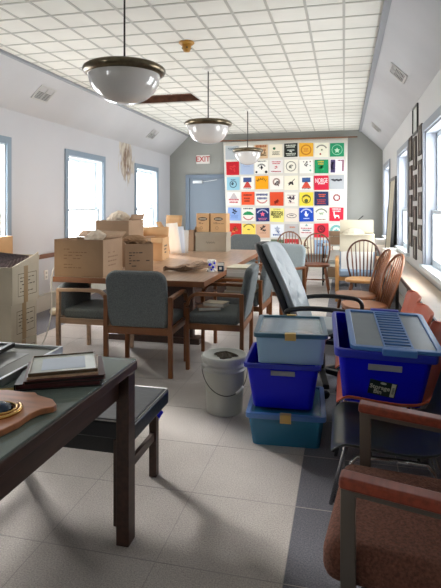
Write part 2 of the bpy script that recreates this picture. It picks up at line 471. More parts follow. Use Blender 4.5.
# pendants
def pendant(y, zr, x=-1.56, rad=.295, label=''):
    t = thing('pendant_lamp', label, 'lamp', (x,y,ZC), 0, 'bowl pendant lamps on the ceiling')
    d = ZC-zr
    b = MB(); b.lathe([(.06,0),(.062,-.012),(.03,-.035),(.008,-.04)]); b.build('ceiling_canopy', 'white_paint', t)
    b = MB(); b.tube([(0,0,-.03),(0,0,-d+.05)], .0075, 8); b.build('suspension_rod', 'metal_dark', t)
    b = MB(); r = rad
    b.lathe([(.012,-d+.06),(.05,-d+.045),(r-.06,-d+.035),(r-.03,-d+.03),(r-.005,-d+.015),(r,-d-.002),(r-.012,-d-.022),(r-.035,-d-.034),(r-.045,-d-.036),(r-.05,-d-.02)], 48, cap=False)
    b.build('metal_rim', 'antique_brass', t)
    b = MB(); pr = []
    R1 = r-.04; dp = .21
    for k in range(13):
        a = k/12*PI/2; pr.append((R1*math.cos(a)**.9 if k < 12 else 0, -d-.03-dp*math.sin(a)))
    b.lathe(pr, 48, cap=False); b.build('glass_bowl', 'opal_glass', t)
pendant(3.45, 2.385, x=-1.555, rad=.30, label='large white glass bowl pendant lamp nearest the camera')
pendant(5.83, 2.37, rad=.285, label='white glass bowl pendant lamp in the middle of the row')
pendant(8.43, 2.33, x=-1.57, rad=.26, label='small distant white bowl pendant lamp in front of the quilt')
#PART2
# ------------------------------------------------------------------ chairs
def arc(cx, cz, r, a0, a1, n=6, x=0):      # points in the YZ plane
    return [(x, cx+r*math.cos(R(a0+(a1-a0)*i/n)), cz+r*math.sin(R(a0+(a1-a0)*i/n))) for i in range(n+1)]

def arm_chair(label, fab, loc, rz, top=.88, group='upholstered armchairs around the long table', wood='wood_oak', name='upholstered_armchair'):
    """front is +Y"""
    t = thing(name, label, 'chair', loc, rz, group)
    W = .275
    b = MB(); b.box(-W+.02,W-.02,-.2,.25,.385,.475); b.build('seat', fab, t, bevel=.03, bseg=4)
    # backrest: rounded top, leaning back, slightly wrapped
    b = MB(); w2, z0 = .26, .40
    pts = [(-w2+.02,0),(-w2,.1),(-w2,top-z0-.09)] + [(-w2+.09-.09*math.cos(R(a)), top-z0-.09+.09*math.sin(R(a))) for a in (20,40,60,80,90)]
    pts += [(-x,z) for x,z in pts[::-1]]
    lean = -.18
    b.T = Matrix.Translation((0,-.205,z0)) @ Matrix.Rotation(-lean, 4, 'X') @ Matrix(((1,0,0,0),(0,0,1,0),(0,1,0,0),(0,0,0,1)))
    b.prism(pts, -.035, .035)
    b.build('backrest', fab, t, bevel=.028, bseg=4)
    b = MB(); b.box(-W,W,-.245,-.215,.345,.405); b.box(-W,W,.215,.245,.345,.395); b.box(-W-.012,-W+.014,-.23,.23,.345,.395); b.box(W-.014,W+.012,-.23,.23,.345,.395)
    b.build('seat_rail', wood, t, bevel=.004)
    for s_ in (-1, 1):
        x = s_*(W+.005)
        b = MB(); b.sweep([(x,-.23,0),(x,-.235,.35),(x,-.23,.645)], .038, .034, (1,0,0)); b.build('leg', wood, t, bevel=.005)
        b = MB(); b.sweep([(x,.235,0),(x,.238,.53)], .038, .032, (1,0,0)); b.build('leg', wood, t, bevel=.005)
        b = MB(); b.sweep([(x,-.25,.645),(x,0,.65)] + arc(.138,.55,.1,90,0,8,x), .038, .03, (1,0,0)); b.build('armrest', wood, t, bevel=.005)
    return t
arm_chair('grey upholstered oak armchair seen from behind at the near end of the long table', 'fabric_grey', (-1.655,4.15,0), 2)
arm_chair('grey armchair with its back to the right, behind the grey bucket', 'fabric_grey', (-1.075,4.47,0), 92)
arm_chair('low-backed dark grey armchair tucked under the table beneath the big open box', 'fabric_grey', (-2.27,4.41,0), -90, top=.69, wood='wood_table')
arm_chair('grey armchair carrying a stack of flat white boxes on its seat', 'fabric_grey', (-1.03,5.32,0), 88)
arm_chair('pale grey armchair half hidden behind the black office chair', 'fabric_pale', (-.83,6.25,0), 150, top=.93)
arm_chair('grey armchair at the far end of the long table', 'fabric_grey', (-1.62,8.2,0), 180, top=.93)

def windsor(label, loc, rz, dark=False, arms=False, group='hoop-back spindle chairs'):
    t = thing('windsor_chair', label, 'chair', loc, rz, group)
    wd = 'wood_windsor_dark' if dark else 'wood_windsor'
    b = MB(); pts = []
    for k in range(28):
        a = 2*PI*k/28; x = .22*math.copysign(abs(math.cos(a))**.75, math.cos(a)); y = .21*math.copysign(abs(math.sin(a))**.8, math.sin(a))
        pts.append((x*(1+.12*y/.21), y))
    b.prism(pts, .425, .462); b.build('seat', 'wood_windsor' if not dark else 'wood_light', t, bevel=.012, bseg=3)
    for sx in (-1,1):
        for sy in (-1,1):
            a = Vector((sx*.14, sy*.13, .43)); c = Vector((sx*.205, sy*.21, 0))
            n = 8; b = MB(); rr = [.011,.017,.02,.015,.019,.021,.016,.013,.011]
            b.tube([a.lerp(c, i/n) for i in range(n+1)], rr, 8); b.build('leg', 'wood_windsor', t)
    b = MB()
    for sx in (-1,1): b.tube([(sx*.172,-.168,.2),(sx*.172,0,.2),(sx*.172,.168,.2)], [.008,.013,.008], 8)
    b.tube([(-.172,0,.2),(0,0,.2),(.172,0,.2)], [.008,.013,.008], 8); b.build('stretcher', 'wood_windsor', t)
    # hoop: from seat rear, leaning back
    def hp(x, h): return (x, -.17-.16*h/.5-.03*(1-(x/.22)**2), .455+h)
    hoop = [hp(-.165,0),(hp(-.20,.12)),(hp(-.215,.24))] + [hp(-.215*math.cos(R(a)), .26+.22*math.sin(R(a))) for a in range(12,170,12)] + [hp(.215,.24),hp(.20,.12),hp(.165,0)]
    b = MB(); b.tube(hoop, .0125, 8); b.build('back_hoop', wd, t)
    for k in range(7):
        u = (k-3)/3; xt = u*.165; xb = u*.125; top = .26+.22*math.sqrt(max(0,1-(xt/.215)**2))
        b = MB(); b.tube([hp(xb,0), hp((xb+xt)/2*1.0,top*.45), hp(xt,top)], [.008,.0095,.005], 6); b.build('spindle', wd if k%2 else 'wood_windsor', t)
    return t
w0 = windsor('hoop-back wooden spindle chair facing the camera in front of the quilt, fully visible', (-.44,8.45,0), 180)
dup(w0, (-.93,8.9,0), 184, 'hoop-back wooden chair mostly hidden behind the pale grey armchair')
dup(w0, (.12,5.66,0), 99, 'hoop-back wooden chair turned left, just behind its nearer twin by the ledge')
dup(w0, (.19,5.08,0), 103, 'nearest hoop-back wooden chair, turned left, right behind the tipped blue bin')
windsor('hoop-back chair with dark bow and light seat in front of the cream boxes', (.24,6.85,0), 176, dark=True)

def bent_chair(label, loc, rz):
    t = thing('bentwood_armchair', label, 'chair', loc, rz)
    for s_ in (-1,1):
        x = s_*.30
        b = MB(); b.sweep([(x,-.28,0),(x,-.28,.45)] + [(x, -.16-.12*math.cos(R(a)), .5+.12*math.sin(R(a))) for a in range(0,91,15)] + [(x,0,.62)] + [(x, .16+.12*math.sin(R(a)), .5+.12*math.cos(R(a))) for a in range(0,91,15)] + [(x,.28,.45),(x,.28,0)], .05, .028, (1,0,0))
        b.build('arm_frame', 'wood_light', t, bevel=.005)
    b = MB(); b.box(-.3,.3,.2,.23,.3,.36); b.box(-.3,.3,-.23,-.2,.3,.36); b.build('cross_rail', 'wood_light', t, bevel=.004)
    b = MB(); b.box(-.27,.27,-.22,.26,.36,.46); b.build('seat_cushion', 'cushion_blue', t, bevel=.03, bseg=3)
    b = MB(); b.T = Matrix.Translation((0,-.25,.44)) @ Matrix.Rotation(.2,4,'X'); b.box(-.26,.26,-.05,.05,0,.4); b.build('back_cushion', 'cushion_blue', t, bevel=.03, bseg=3)
    return t
bent_chair('light bentwood armchair with blue-grey cushions under a pile of cream boxes', (.20,7.95,0), 180)

# molded shell chairs (front is +Y)
def shell_chair(label, col, loc, rz, group):
    t = thing('shell_chair', label, 'chair', loc, rz, group)
    prof = [(.25,.425),(.235,.447),(.18,.452),(.08,.44),(-.04,.432),(-.13,.44),(-.185,.475),(-.215,.54),(-.235,.62),(-.255,.70),(-.27,.77),(-.285,.815),(-.30,.825)]; prof = [(y_, z_ if z_ < .476 else .475+(z_-.475)*.78) for y_, z_ in prof]
    n = len(prof)-1
    def P(u, v):
        k = v*n; i = min(int(k), n-1); f = k-i
        y = prof[i][0]*(1-f)+prof[i+1][0]*f; z = prof[i][1]*(1-f)+prof[i+1][1]*f
        uu = 2*u-1
        w = .245
        if v < .15: w *= .86+.14*math.sin(v/.15*PI/2)
        if v > .86: w *= max(.45, 1-((v-.86)/.145)**3)**.5
        if .45 < v < .6: w *= .97
        e = max(0, abs(uu)-.6)/.4
        lift = .035*e**2
        if v < .5: z += lift*(1 if v > .1 else .4); 
        else: y += lift
        if v < .12: z -= .0
        return (uu*w, y, z)
    b = MB(); b.grid(P, 14, 24); b.build('seat_shell', col, t, solid=.009, subd=1)
    for s_ in (-1,1):
        b = MB(); b.tube([(s_*.23,.26,0),(s_*.2,.17,.40),(s_*.19,.15,.418),(s_*.19,0,.42)], .0095, 8); b.build('leg', 'chrome', t)
        b = MB(); b.tube([(s_*.23,-.27,0),(s_*.2,-.13,.39),(s_*.19,-.11,.415),(s_*.19,0,.42)], .0095, 8); b.build('leg', 'chrome', t)
    b = MB(); b.tube([(-.19,.1,.42),(.19,.1,.42)], .008, 8); b.tube([(-.19,-.08,.42),(.19,-.08,.42)], .008, 8); b.build('cross_brace', 'chrome', t)
    return t
GO = 'orange shell chairs along the ledge'
s0 = shell_chair('orange moulded shell chair holding the large blue bin', 'shell_orange', (.215,2.70,0), 90, GO)
s0.scale = (1,1,1.06)
dup(s0, (.20,3.21,0), 90, 'orange moulded shell chair, middle of the row, behind the one with the bin', GO)
dup(s0, (.205,3.72,0), 90, 'orange moulded shell chair farthest along the row, top of back showing', GO)
shell_chair('dark grey-green moulded shell chair with chrome legs behind the brown armchair', 'shell_dark', (.20,2.24,0), 90, None).scale = (.92,1,1)

# brown fabric armchair, nearest right (front is +Y)
t = thing('lounge_armchair', 'brown fabric armchair with reddish wood armrests, nearest at lower right', 'chair', (.265,1.68,0), 83)
b = MB(); b.box(-.255,.255,-.2,.30,.335,.455); b.build('seat', 'fabric_brown', t, bevel=.045, bseg=5)
b = MB(); b.T = Matrix.Translation((0,-.22,.42)) @ Matrix.Rotation(.2,4,'X'); b.box(-.24,.24,-.05,.05,0,.42); b.build('backrest', 'fabric_brown', t, bevel=.035, bseg=4)
for s_ in (-1,1):
    x = s_*.272
    b = MB(); b.bar((x,.222,0),(x,.222,.635),.024,.04); b.build('leg', 'metal_bronze', t, bevel=.002)
    b = MB(); b.bar((x,-.24,0),(x,-.24,.60),.026,.02); b.build('leg', 'metal_dark', t, bevel=.002)
    b = MB(); b.sweep([(x,.21,.625),(x,-.25,.592)], .026, .02, (1,0,0)); b.build('arm_support', 'metal_bronze', t, bevel=.002)
    b = MB(); b.sweep([(x,.245,.652),(x,0,.635),(x,-.28,.614)], .055, .034, (1,0,0)); b.build('armrest', 'wood_red', t, bevel=.009, bseg=3)
b = MB(); b.box(-.265,.265,.17,.19,.31,.34); b.box(-.265,.265,-.25,-.23,.31,.34); b.build('cross_bar', 'metal_dark', t)

# office chair (front is +Y)
t = thing('office_chair', 'high-backed black office chair with grey tufted leather and loop arms', 'chair', (-.17,4.06,0), -98); t.scale = (.97,.97,.97)
def backsurf(off):
    def P(u, v):
        uu = 2*u-1; h = v*.68
        w = (.245-.05*(v-.5)**2*2) * (1 if v < .85 else math.sqrt(1-((v-.85)/.17)**2*.6))
        y = -.20-.30*(h/.68)+.03*math.sin(v*PI) ; z = .46+h
        wrap = .06*abs(uu)**2.4
        tuft = 0
        if off > 0:
            tuft = .02*(1-uu*uu)
            for tu, tv in ((-.4,.3),(.4,.3),(-.4,.62),(.4,.62),(0,.46),(0,.78)):
                tuft -= .022*math.exp(-(((uu-tu)/.14)**2+((v-tv)/.05)**2))
        return (uu*w, y+wrap+off+tuft, z)
    return P
b = MB(); b.grid(backsurf(-.035), 16, 24); b.build('back_shell', 'black_soft', t, solid=.05, subd=1)
b = MB(); b.grid(backsurf(.02), 24, 36); b.build('back_cushion', 'leather_grey', t, solid=.05, subd=1)
b = MB(); b.box(-.25,.25,-.22,.26,.42,.51); b.build('seat_cushion', 'leather_grey', t, bevel=.04, bseg=4)
b = MB(); b.box(-.22,.22,-.2,.22,.385,.43); b.build('seat_pan', 'black_plastic', t, bevel=.015)
for s_ in (-1,1):
    x = s_*.29
    p = [(s_*.235,-.24,.60),(x,-.22,.64),(x,-.12,.665),(x,.05,.675),(x,.2,.665)] + [(x,.22+.07*math.sin(R(a)),.595+.07*math.cos(R(a))) for a in (20,50,80,110,140)] + [(x,.18,.50),(x,.08,.45),(s_*.2,.03,.41)]
    b = MB(); b.tube(p, .02, 10); b.build('armrest', 'black_plastic', t, subd=1)
b = MB(); b.lathe([(.03,.12),(.03,.26),(.02,.26),(.02,.40)], 16); b.build('gas_column', 'black_plastic', t)
for k in range(5):
    a = 2*PI*k/5+.3; dx, dy = math.cos(a), math.sin(a)
    b = MB(); b.bar((0,0,.13),(dx*.29,dy*.29,.085),.05,.04); lg = b.build('base_leg', 'black_plastic', t, bevel=.008)
    b = MB(); b.T = Matrix.Translation((dx*.28,dy*.28,.03)) @ Matrix.Rotation(PI/2,4,'Y'); b.lathe([(0,-.022),(.028,-.02),(.03,0),(.028,.02),(0,.022)], 14); b.build('caster', 'black_plastic', lg)

# vinyl bench behind the desk
t = thing('padded_bench', 'dark wooden bench with black vinyl seat and white piping behind the desk', 'bench', (-1.36,2.28,0))
b = MB(); b.box(-.48,.48,-.225,.225,.38,.455); b.build('seat', 'vinyl_blue', t, bevel=.012, bseg=3)
b = MB(); b.box(-.462,.462,-.207,.207,.450,.461); b.build('seat_top', 'vinyl_sheen', t, bevel=.005)
b = MB(); b.tube([(-.472,-.217,.456),(.472,-.217,.456),(.472,.217,.456),(-.472,.217,.456)], .0032, 6, closed=True); b.build('piping', 'piping_white', t)
for sy in (-1,1):
    b = MB(); b.box(-.44,.42,min(sy*.19,sy*.215),max(sy*.19,sy*.215),.315,.38); b.build('seat_apron', 'black_soft', t)
for sx in (-.42,.40):
    for sy in (-.205,.215):
        b = MB(); b.box(sx-.02,sx+.02,sy-.02,sy+.02,0,.38); b.build('leg', 'wood_dark', t, bevel=.003)
    b = MB(); b.box(sx-.01,sx+.01,-.185,.195,.19,.23); b.build('stretcher', 'wood_dark', t)
b = MB(); b.grid(lambda u,v: (.432+.01*math.sin(v*9)+.012*u, .20+.03*u-.02*v, .37-.07*v*(1-.4*u)), 5, 6); b.build('ribbon_tag', 'bin_blue', t, solid=.001)

# ------------------------------------------------------------------ desk with glass top
t = thing('writing_desk', 'dark wooden desk with a glass top at lower left', 'desk', (-1.585,1.4,0))
b = MB(); b.box(-.76,.73,-.72,.63,.705,.742); b.build('desk_top', 'wood_dark', t, bevel=.004)
b = MB(); b.box(-.755,.725,-.715,.625,.742,.75); b.build('glass_sheet', 'glass_top', t, bevel=.0015)
for sx in (-.72,.70):
    for sy in (-.68,.575):
        b = MB(); b.box(sx-.028,sx+.028,sy-.035,sy+.035,0,.705); b.build('leg', 'wood_dark', t, bevel=.004)
b = MB(); b.box(.665,.69,-.645,.53,.61,.705); b.box(-.685,.655,.545,.57,.61,.705); b.box(-.74,-.715,-.645,.53,.61,.705); b.box(-.685,.655,-.70,-.675,.61,.705); b.build('apron', 'wood_dark', t)

def frame_pic(name, label, w, d, h, fm, mm, pm, loc, rz, tilt=0, border=.02, matw=.04, group=None, cat='picture frame', flat=True):
    t = thing(name, label, cat, loc, rz, group)
    if not flat: pass
    t.rotation_euler = (R(tilt), 0, R(rz))
    b = MB(); b.box(-w/2,w/2,-d/2,-d/2+border,0,h); b.box(-w/2,w/2,d/2-border,d/2,0,h); b.box(-w/2,-w/2+border,-d/2+border,d/2-border,0,h); b.box(w/2-border,w/2,-d/2+border,d/2-border,0,h)
    b.build('frame', fm, t, bevel=.0015)
    b = MB(); b.box(-w/2+border,w/2-border,-d/2+border,d/2-border,.001,h*.6); b.build('picture_mat', mm, t)
    if pm: b = MB(); b.box(-w/2+border+matw,w/2-border-matw,-d/2+border+matw,d/2-border-matw,h*.6,h*.6+.0012); b.build('picture', pm, t)
    return t
frame_pic('picture_frame', 'large silver-framed picture with grey mat at the back of the desk', .66, .52, .03, 'alu', 'mat_grey', 'photo_print', (-1.53,1.76,.75), 2, border=.012, matw=.09)
frame_pic('picture_frame', 'small black frame lying on the silver-framed picture', .22, .26, .018, 'black_frame', 'black_frame', 'mat_grey', (-1.50,1.83,.781), 8, border=.02, matw=.02)
frame_pic('picture_frame', 'thin black frame at the left edge on the silver-framed picture', .2, .16, .02, 'black_frame', 'black_frame', None, (-1.36,1.60,.781), 14)
t = thing('photo_album', 'black album at the bottom of the frame stack on the desk', 'album', (-1.035,1.735,.75), 24)
b = MB(); b.box(-.15,.15,-.115,.115,0,.004); b.box(-.15,.15,-.115,.115,.018,.022); b.box(-.15,-.146,-.115,.115,.004,.018); b.build('cover', 'black_frame', t)
b = MB(); b.box(-.145,.143,-.11,.11,.004,.018); b.build('pages', 'album_red', t)
t = thing('photo_album', 'dark red album under the bronze-framed picture on the desk', 'album', (-1.025,1.74,.7722), 30)
b = MB(); b.box(-.14,.14,-.12,.12,0,.003); b.box(-.14,.14,-.12,.12,.012,.015); b.box(-.14,-.137,-.12,.12,.003,.012); b.build('cover', 'album_red', t)
b = MB(); b.box(-.136,.135,-.116,.116,.003,.012); b.build('pages', 'black_frame', t)
frame_pic('picture_frame', 'thin wooden frame second from the top of the desk stack', .245, .235, .008, 'wood_table', 'mat_pale', None, (-1.03,1.745,.7874), 27, border=.012)
frame_pic('picture_frame', 'bronze-framed pale picture on top of the desk stack', .24, .225, .012, 'bronze_frame', 'mat_pale', 'paper_blue', (-1.035,1.745,.7956), 30, border=.007, matw=.035)
# plaque
t = thing('award_plaque', 'scalloped orange wooden plaque with metal emblem lying on the desk', 'plaque', (-1.07,1.34,.75), 0)
half = [(0,.20),(.03,.185),(.10,.178),(.145,.15),(.15,.13),(.128,.10),(.125,.06),(.14,.0),(.14,-.06),(.12,-.12),(.07,-.17),(0,-.21)]
poly = half + [(-x,y) for x,y in half[::-1][1:-1]]
b = MB(); b.T = Matrix.Rotation(R(-12),4,'Z') @ Matrix.Translation((.01,0,0)); b.prism(poly, 0, .02); b.build('plaque_board', 'plaque_wood', t, bevel=.004)
b = MB(); b.tube([(-.02+.05+.058*math.cos(a*PI/12), .03+.05*math.sin(a*PI/12), .0245) for a in range(24)], .0045, 8, closed=True)
b.build('emblem_ring', 'gold', t)
b = MB(); b.lathe([(.045,.02),(.04,.03),(.02,.04),(0,.042)], 20, (.03,.03,0)); b.build('emblem_dome', 'navy_gloss', t)
b = MB(); b.tube([(.03+.075*math.cos(R(a)), .02+.072*math.sin(R(a)), .024) for a in range(-80,75,12)], [.002]+[.006]*11+[.003]*1, 8); b.build('emblem_band', 'gold', t)
t = thing('pencil', 'pale yellow pencil lying beside the plaque', 'pencil', (-1.18,1.55,.7555), 28)
b = MB(); b.tube([(-.08,0,0),(.065,0,0)], .005, 6); b.build('barrel', 'latch_gold', t)
b = MB(); b.tube([(.065,0,0),(.08,0,0)], [.005,.0008], 6); b.build('tip', 'wood_light', t)

# ------------------------------------------------------------------ long table
def long_table(label, x0, x1, y0, y1, name='conference_table'):
    cx, cy = (x0+x1)/2, (y0+y1)/2; hx, hy = (x1-x0)/2, (y1-y0)/2
    t = thing(name, label, 'table', (cx,cy,0), 0)
    b = MB(); b.box(-hx+.004,hx-.004,-hy+.004,hy-.004,.70,.742); b.build('tabletop', 'wood_table', t)
    b = MB(); b.box(-hx,hx,-hy,-hy+.012,.69,.74); b.box(-hx,hx,hy-.012,hy,.69,.74); b.box(-hx,-hx+.012,-hy+.012,hy-.012,.69,.74); b.box(hx-.012,hx,-hy+.012,hy-.012,.69,.74)
    b.build('edge_band', 'wood_edge', t, bevel=.003)
    for yy in (-hy+.75, hy-.75):
        b = MB(); b.box(-.42,.42,yy-.04,yy+.04,.0,.70); b.build('pedestal', 'wood_dark', t, bevel=.004)
        b = MB(); b.box(-.5,.5,yy-.09,yy+.09,0,.06); b.build('pedestal_foot', 'wood_dark', t, bevel=.006)
    b = MB(); b.box(-.02,.02,-hy+.79,hy-.79,.3,.6); b.build('beam', 'wood_dark', t)
    return t
long_table('long brown conference table covered with cardboard boxes', -2.65, -1.18, 4.27, 7.55)

# cartons
def carton(label, w, d, h, loc, rz, col='card', flaps=(), open_=True, group=None, inner='card_dark', name='cardboard_box', print_=None, tape=False):
    t = thing(name, label, 'box', loc, rz, group); th = .005
    b = MB()
    b.box(-w/2,w/2,-d/2,-d/2+th,0,h); b.box(-w/2,w/2,d/2-th,d/2,0,h); b.box(-w/2,-w/2+th,-d/2+th,d/2-th,0,h); b.box(w/2-th,w/2,-d/2+th,d/2-th,0,h)
    b.box(-w/2+th,w/2-th,-d/2+th,d/2-th,0,th)
    if not open_: b.box(-w/2+th,w/2-th,-d/2+th,d/2-th,h-th,h)
    b.build('box_body', col, t, bevel=.0015)
    for side, ang, ln in flaps:      # ang: 0 = straight up, 90 = folded outward horizontally, beyond = hanging
        s_ = -1 if side[0] == '-' else 1
        rzf = {'+y':0,'-y':180,'+x':-90,'-x':90}[side]; dist = (d if side[1] == 'y' else w)/2; wid = (w if side[1] == 'y' else d)-.012
        b = MB(); b.T = Matrix.Rotation(R(rzf),4,'Z') @ Matrix.Translation((0,dist-th/2,h+.003)) @ Matrix.Rotation(-R(ang),4,'X')
        b.grid(lambda u,v: ((u-.5)*wid, .012*math.sin(v*2)*u, v*ln), 4, 3); b.build('box_flap', col, t, solid=.004)
    return t
def print_lines(t, face, w, h, m, rows, seed=1, size=.012, frame=False):
    """illegible printed lines on a carton face; face = (origin, xdir) of its centre"""
    rnd = random.Random(seed); o, xd, nd = [Vector(v) for v in face]; b = MB(); up = Vector((0,0,1))
    def q(cx, cz, ww, hh):
        c = o + xd*cx + up*cz + nd*.0008; vs = [b.v(c + xd*(i*ww/2) + up*(j*hh/2)) for i, j in ((-1,-1),(1,-1),(1,1),(-1,1))]; b.f(vs)
    for r_ in range(rows):
        z = h/2 - h*(r_+.5)/rows; x = -w/2
        while x < w/2-.02:
            ln = rnd.uniform(.01,.045)
            if rnd.random() < .8: q(x+ln/2, z, ln, size)
            x += ln + .009
            if rnd.random() < .12: break
    if frame:
        e = .004
        q(0,h/2+.02,w+.05,e); q(0,-h/2-.02,w+.05,e); q(-w/2-.025,0,e,h+.04); q(w/2+.025,0,e,h+.04)
    return b.build('printed_marks', m, t)
def crumple(name, label, loc, r, seed, m='paper', sq=.5, cat='paper', rz=0, sx=1, group=None):
    rnd = random.Random(seed); b = MB()
    bm = b.bm; bmesh.ops.create_icosphere(bm, subdivisions=4, radius=r)
    fs = [(Vector((rnd.uniform(-1,1),rnd.uniform(-1,1),rnd.uniform(-1,1))).normalized(), rnd.uniform(.3,.95)) for _ in range(46)]
    for v in bm.verts:
        n_ = v.co.normalized(); k = 1.15
        for dv, h in fs:
            c_ = n_.dot(dv)
            if c_ > .05: k = min(k, h/c_*.95+.12) if h < .9 else k
        from mathutils import noise as NZ
        v.co = n_*r*(.5+.5*k)*(1+.16*abs(NZ.noise(v.co*(3.2/r)+Vector((seed,0,0))))-.10*abs(NZ.noise(v.co*(7/r)+Vector((0,seed,0)))))
        v.co.x *= sx; v.co.z *= sq
    mz = min(v.co.z for v in bm.verts)
    for v in bm.verts: v.co.z -= mz
    o = b.build(name, m); o.location = loc; o.rotation_euler = (0,0,R(rz)); tag(o, label, cat, group); return o

t = carton('large open brown box at the near left corner of the long table', .50, .42, .345, (-2.395,4.50,.742), 0, flaps=[('+y',60,.12),('+x',25,.05)])
print_lines(t, ((0,-.21,.17),(1,0,0),(0,-1,0)), .30, .2, 'ink_light', 7, 3, .008)
print_lines(t, ((.25,0,.16),(0,1,0),(1,0,0)), .22, .16, 'ink_light', 4, 4, .012)
crumple('packing_paper', 'crumpled paper in the near left box on the table', (-2.30,4.50,.90), .14, 5, 'crumple', 1.2)
t = carton('tall open brown box behind the near left box, crumpled paper on top', .39, .42, .50, (-2.445,5.31,.742), 0, flaps=[('+x',20,.07)])
crumple('packing_paper', 'crumpled white paper bulging from the tall box', (-2.445,5.27,1.07), .165, 9, 'crumple', 1.0, sx=1.05)
t = carton('square printed box beside the grey armchair back, near table edge', .28, .34, .275, (-2.075,4.96,.742), 24, flaps=[('+y',30,.05)])
print_lines(t, ((0,-.17,.12),(1,0,0),(0,-1,0)), .2, .16, 'ink', 6, 11, .010)
print_lines(t, ((.1375,-.02,.13),(0,1,0),(1,0,0)), .22, .14, 'ink', 7, 12, .008)
crumple('paper_bundle', 'brown paper bundle resting on the square printed box', (-2.10,4.93,.985), .12, 21, 'card_dark', .6, rz=15, sx=1.3)
t = carton('open light orange box in the middle of the table, flaps up', .34, .38, .27, (-2.31,5.95,.742), 8, 'card_orange', flaps=[('+y',8,.12),('-x',30,.12),('-y',140,.08)])
print_lines(t, ((.17,0,.13),(0,1,0),(1,0,0)), .2, .12, 'ink', 3, 14, .02)
# white paper sheaf
t = thing('paper_sheaf', 'white papers standing upright beside the orange box', 'paper', (-2.18,6.60,.742), 0)
for k in range(3):
    b = MB(); b.T = Matrix.Translation((-.04+.03*k,.05*k,.012)) @ Matrix.Rotation(R(-6+5*k),4,'Y') @ Matrix.Rotation(R(8),4,'X')
    b.grid(lambda u,v,k=k: (u*.16-.08, .012*math.sin(u*7+k), v*(.42-.05*k)), 6, 4); b.build('sheet', 'paper_blue' if k%2 else 'paper', t, solid=.004)
t = carton('small open orange box behind the white papers, tilted flap up', .26, .26, .32, (-2.50,7.18,.742), 0, 'card_orange', flaps=[('+y',12,.2),('-x',30,.12)])
t = carton('narrow brown box left of the grey box with handwriting', .13, .26, .30, (-2.19,7.24,.742), 0, 'card', flaps=[('+x',20,.06)])
t = carton('grey-brown box with handwriting at the far end of the table', .46, .30, .27, (-1.87,7.28,.742), 0, 'card_grey', open_=False)
b = MB(); b.box(-.237,.237,-.157,.157,.222,.276); b.build('lid', 'card_grey', t, bevel=.003)
b = MB(); pts = [(-.07+.011*k, -.152, .13+.014*math.sin(k*2.1)*(1 if k%3 else .4)) for k in range(13)]; b.tube(pts, .003, 5); b.build('handwriting', 'ink', t)
for k, (x, lab) in enumerate(((-1.945,'left tan carton with a black oval logo on the grey box'),(-1.70,'right tan carton with a black oval logo on the grey box'))):
    wd = .19 if k == 0 else .235
    t = carton(lab, wd, .2, .27, (x-.065,7.28,1.021), 3-6*k, 'card_orange', open_=False, group='tan cartons with oval logos')
    b = MB(); b.T = Matrix.Translation((0,-.1015,.19)) @ Matrix(((1,0,0,0),(0,0,1,0),(0,1,0,0),(0,0,0,1)))
    b.prism([(.068*math.cos(a*PI/12),.026*math.sin(a*PI/12)) for a in range(24)], -.001, .001); b.build('logo_oval', 'ink', t)
    b = MB(); b.box(-.05,.05,-.104,-.1025,.183,.197); b.build('logo_band', 'card_pale', t)
    print_lines(t, ((0,-.1,.13),(1,0,0),(0,-1,0)), wd*.6, .03, 'ink', 2, 30+k, .006)
    b = MB(); b.tube([(.02*math.cos(a*PI/8)-.02, -.1015, .06+.02*math.sin(a*PI/8)) for a in range(16)], .002, 5, closed=True); b.build('small_seal', 'ink_light', t)
# newspapers / kraft paper heap
for k, (x,y,rz,w_,d_,tl,lab) in enumerate(((-1.60,4.92,35,.36,.12,0,'flat folded kraft paper lying at the bottom left of the paper heap'),(-1.50,5.02,55,.34,.13,6,'rolled kraft paper on top of the heap near table edge'),(-1.42,4.88,20,.24,.1,4,'short folded kraft paper at the right of the heap'))):
    t = thing('folded_paper', lab, 'paper', (x,y,.744+.008*k), rz, 'folded kraft papers on the table')
    for j in range(3):
        b = MB(); b.T = Matrix.Translation((0,0,j*.016+.002)) @ Matrix.Rotation(R(tl*.7+(j-1)*13),4,'Z') @ Matrix.Rotation(-R(tl),4,'Y')
        b.grid(lambda u,v,j=j,w_=w_,d_=d_: ((u-.5)*w_, (v-.5)*d_*(.62-.08*j), .012*math.sin(v*PI)+.008*math.sin(u*9+j)+.012*u*(j+k)*.4+.006), 10, 5); b.build('sheet', 'kraft', t, solid=.006)
t = thing('tissue_packet', 'white and blue tissue packet by the right edge of the table', 'packet', (-1.29,4.95,.742), 20)
b = MB(); bm = b.bm; bmesh.ops.create_cube(bm, size=1); bmesh.ops.subdivide_edges(bm, edges=bm.edges[:], cuts=4, use_grid_fill=True)
rnd = random.Random(3)
for v in bm.verts: v.co = Vector((v.co.x*.09*(1-.35*(v.co.z+.5)*abs(v.co.x)), v.co.y*.07, (v.co.z+.5)*.115)) + Vector((rnd.uniform(-.006,.006),rnd.uniform(-.006,.006),rnd.uniform(0,.006)))
b.build('wrapper', 'paper', t)
b = MB()
for (x,z,r_) in ((-.02,.075,.014),(.012,.05,.012),(-.005,.025,.01),(.025,.09,.01)): b.T = Matrix.Translation((x,-.042,z)) @ Matrix.Rotation(PI/2,4,'X'); b.lathe([(0,-.004),(r_,-.004),(r_,.006),(0,.006)], 10)
b.build('printed_spots', 'bin_blue', t)
t = thing('printed_box', 'small dark blue printed box right beside the tissue packet', 'box', (-1.205,5.0,.742), 5)
b = MB(); b.box(-.03,.03,-.03,.03,0,.09); b.build('box_body', 'navy_gloss', t, bevel=.003)
b = MB(); b.box(-.031,.031,-.0315,-.030,.06,.09); b.box(-.012,.012,-.0315,-.03,.02,.045); b.build('white_band', 'paper', t)
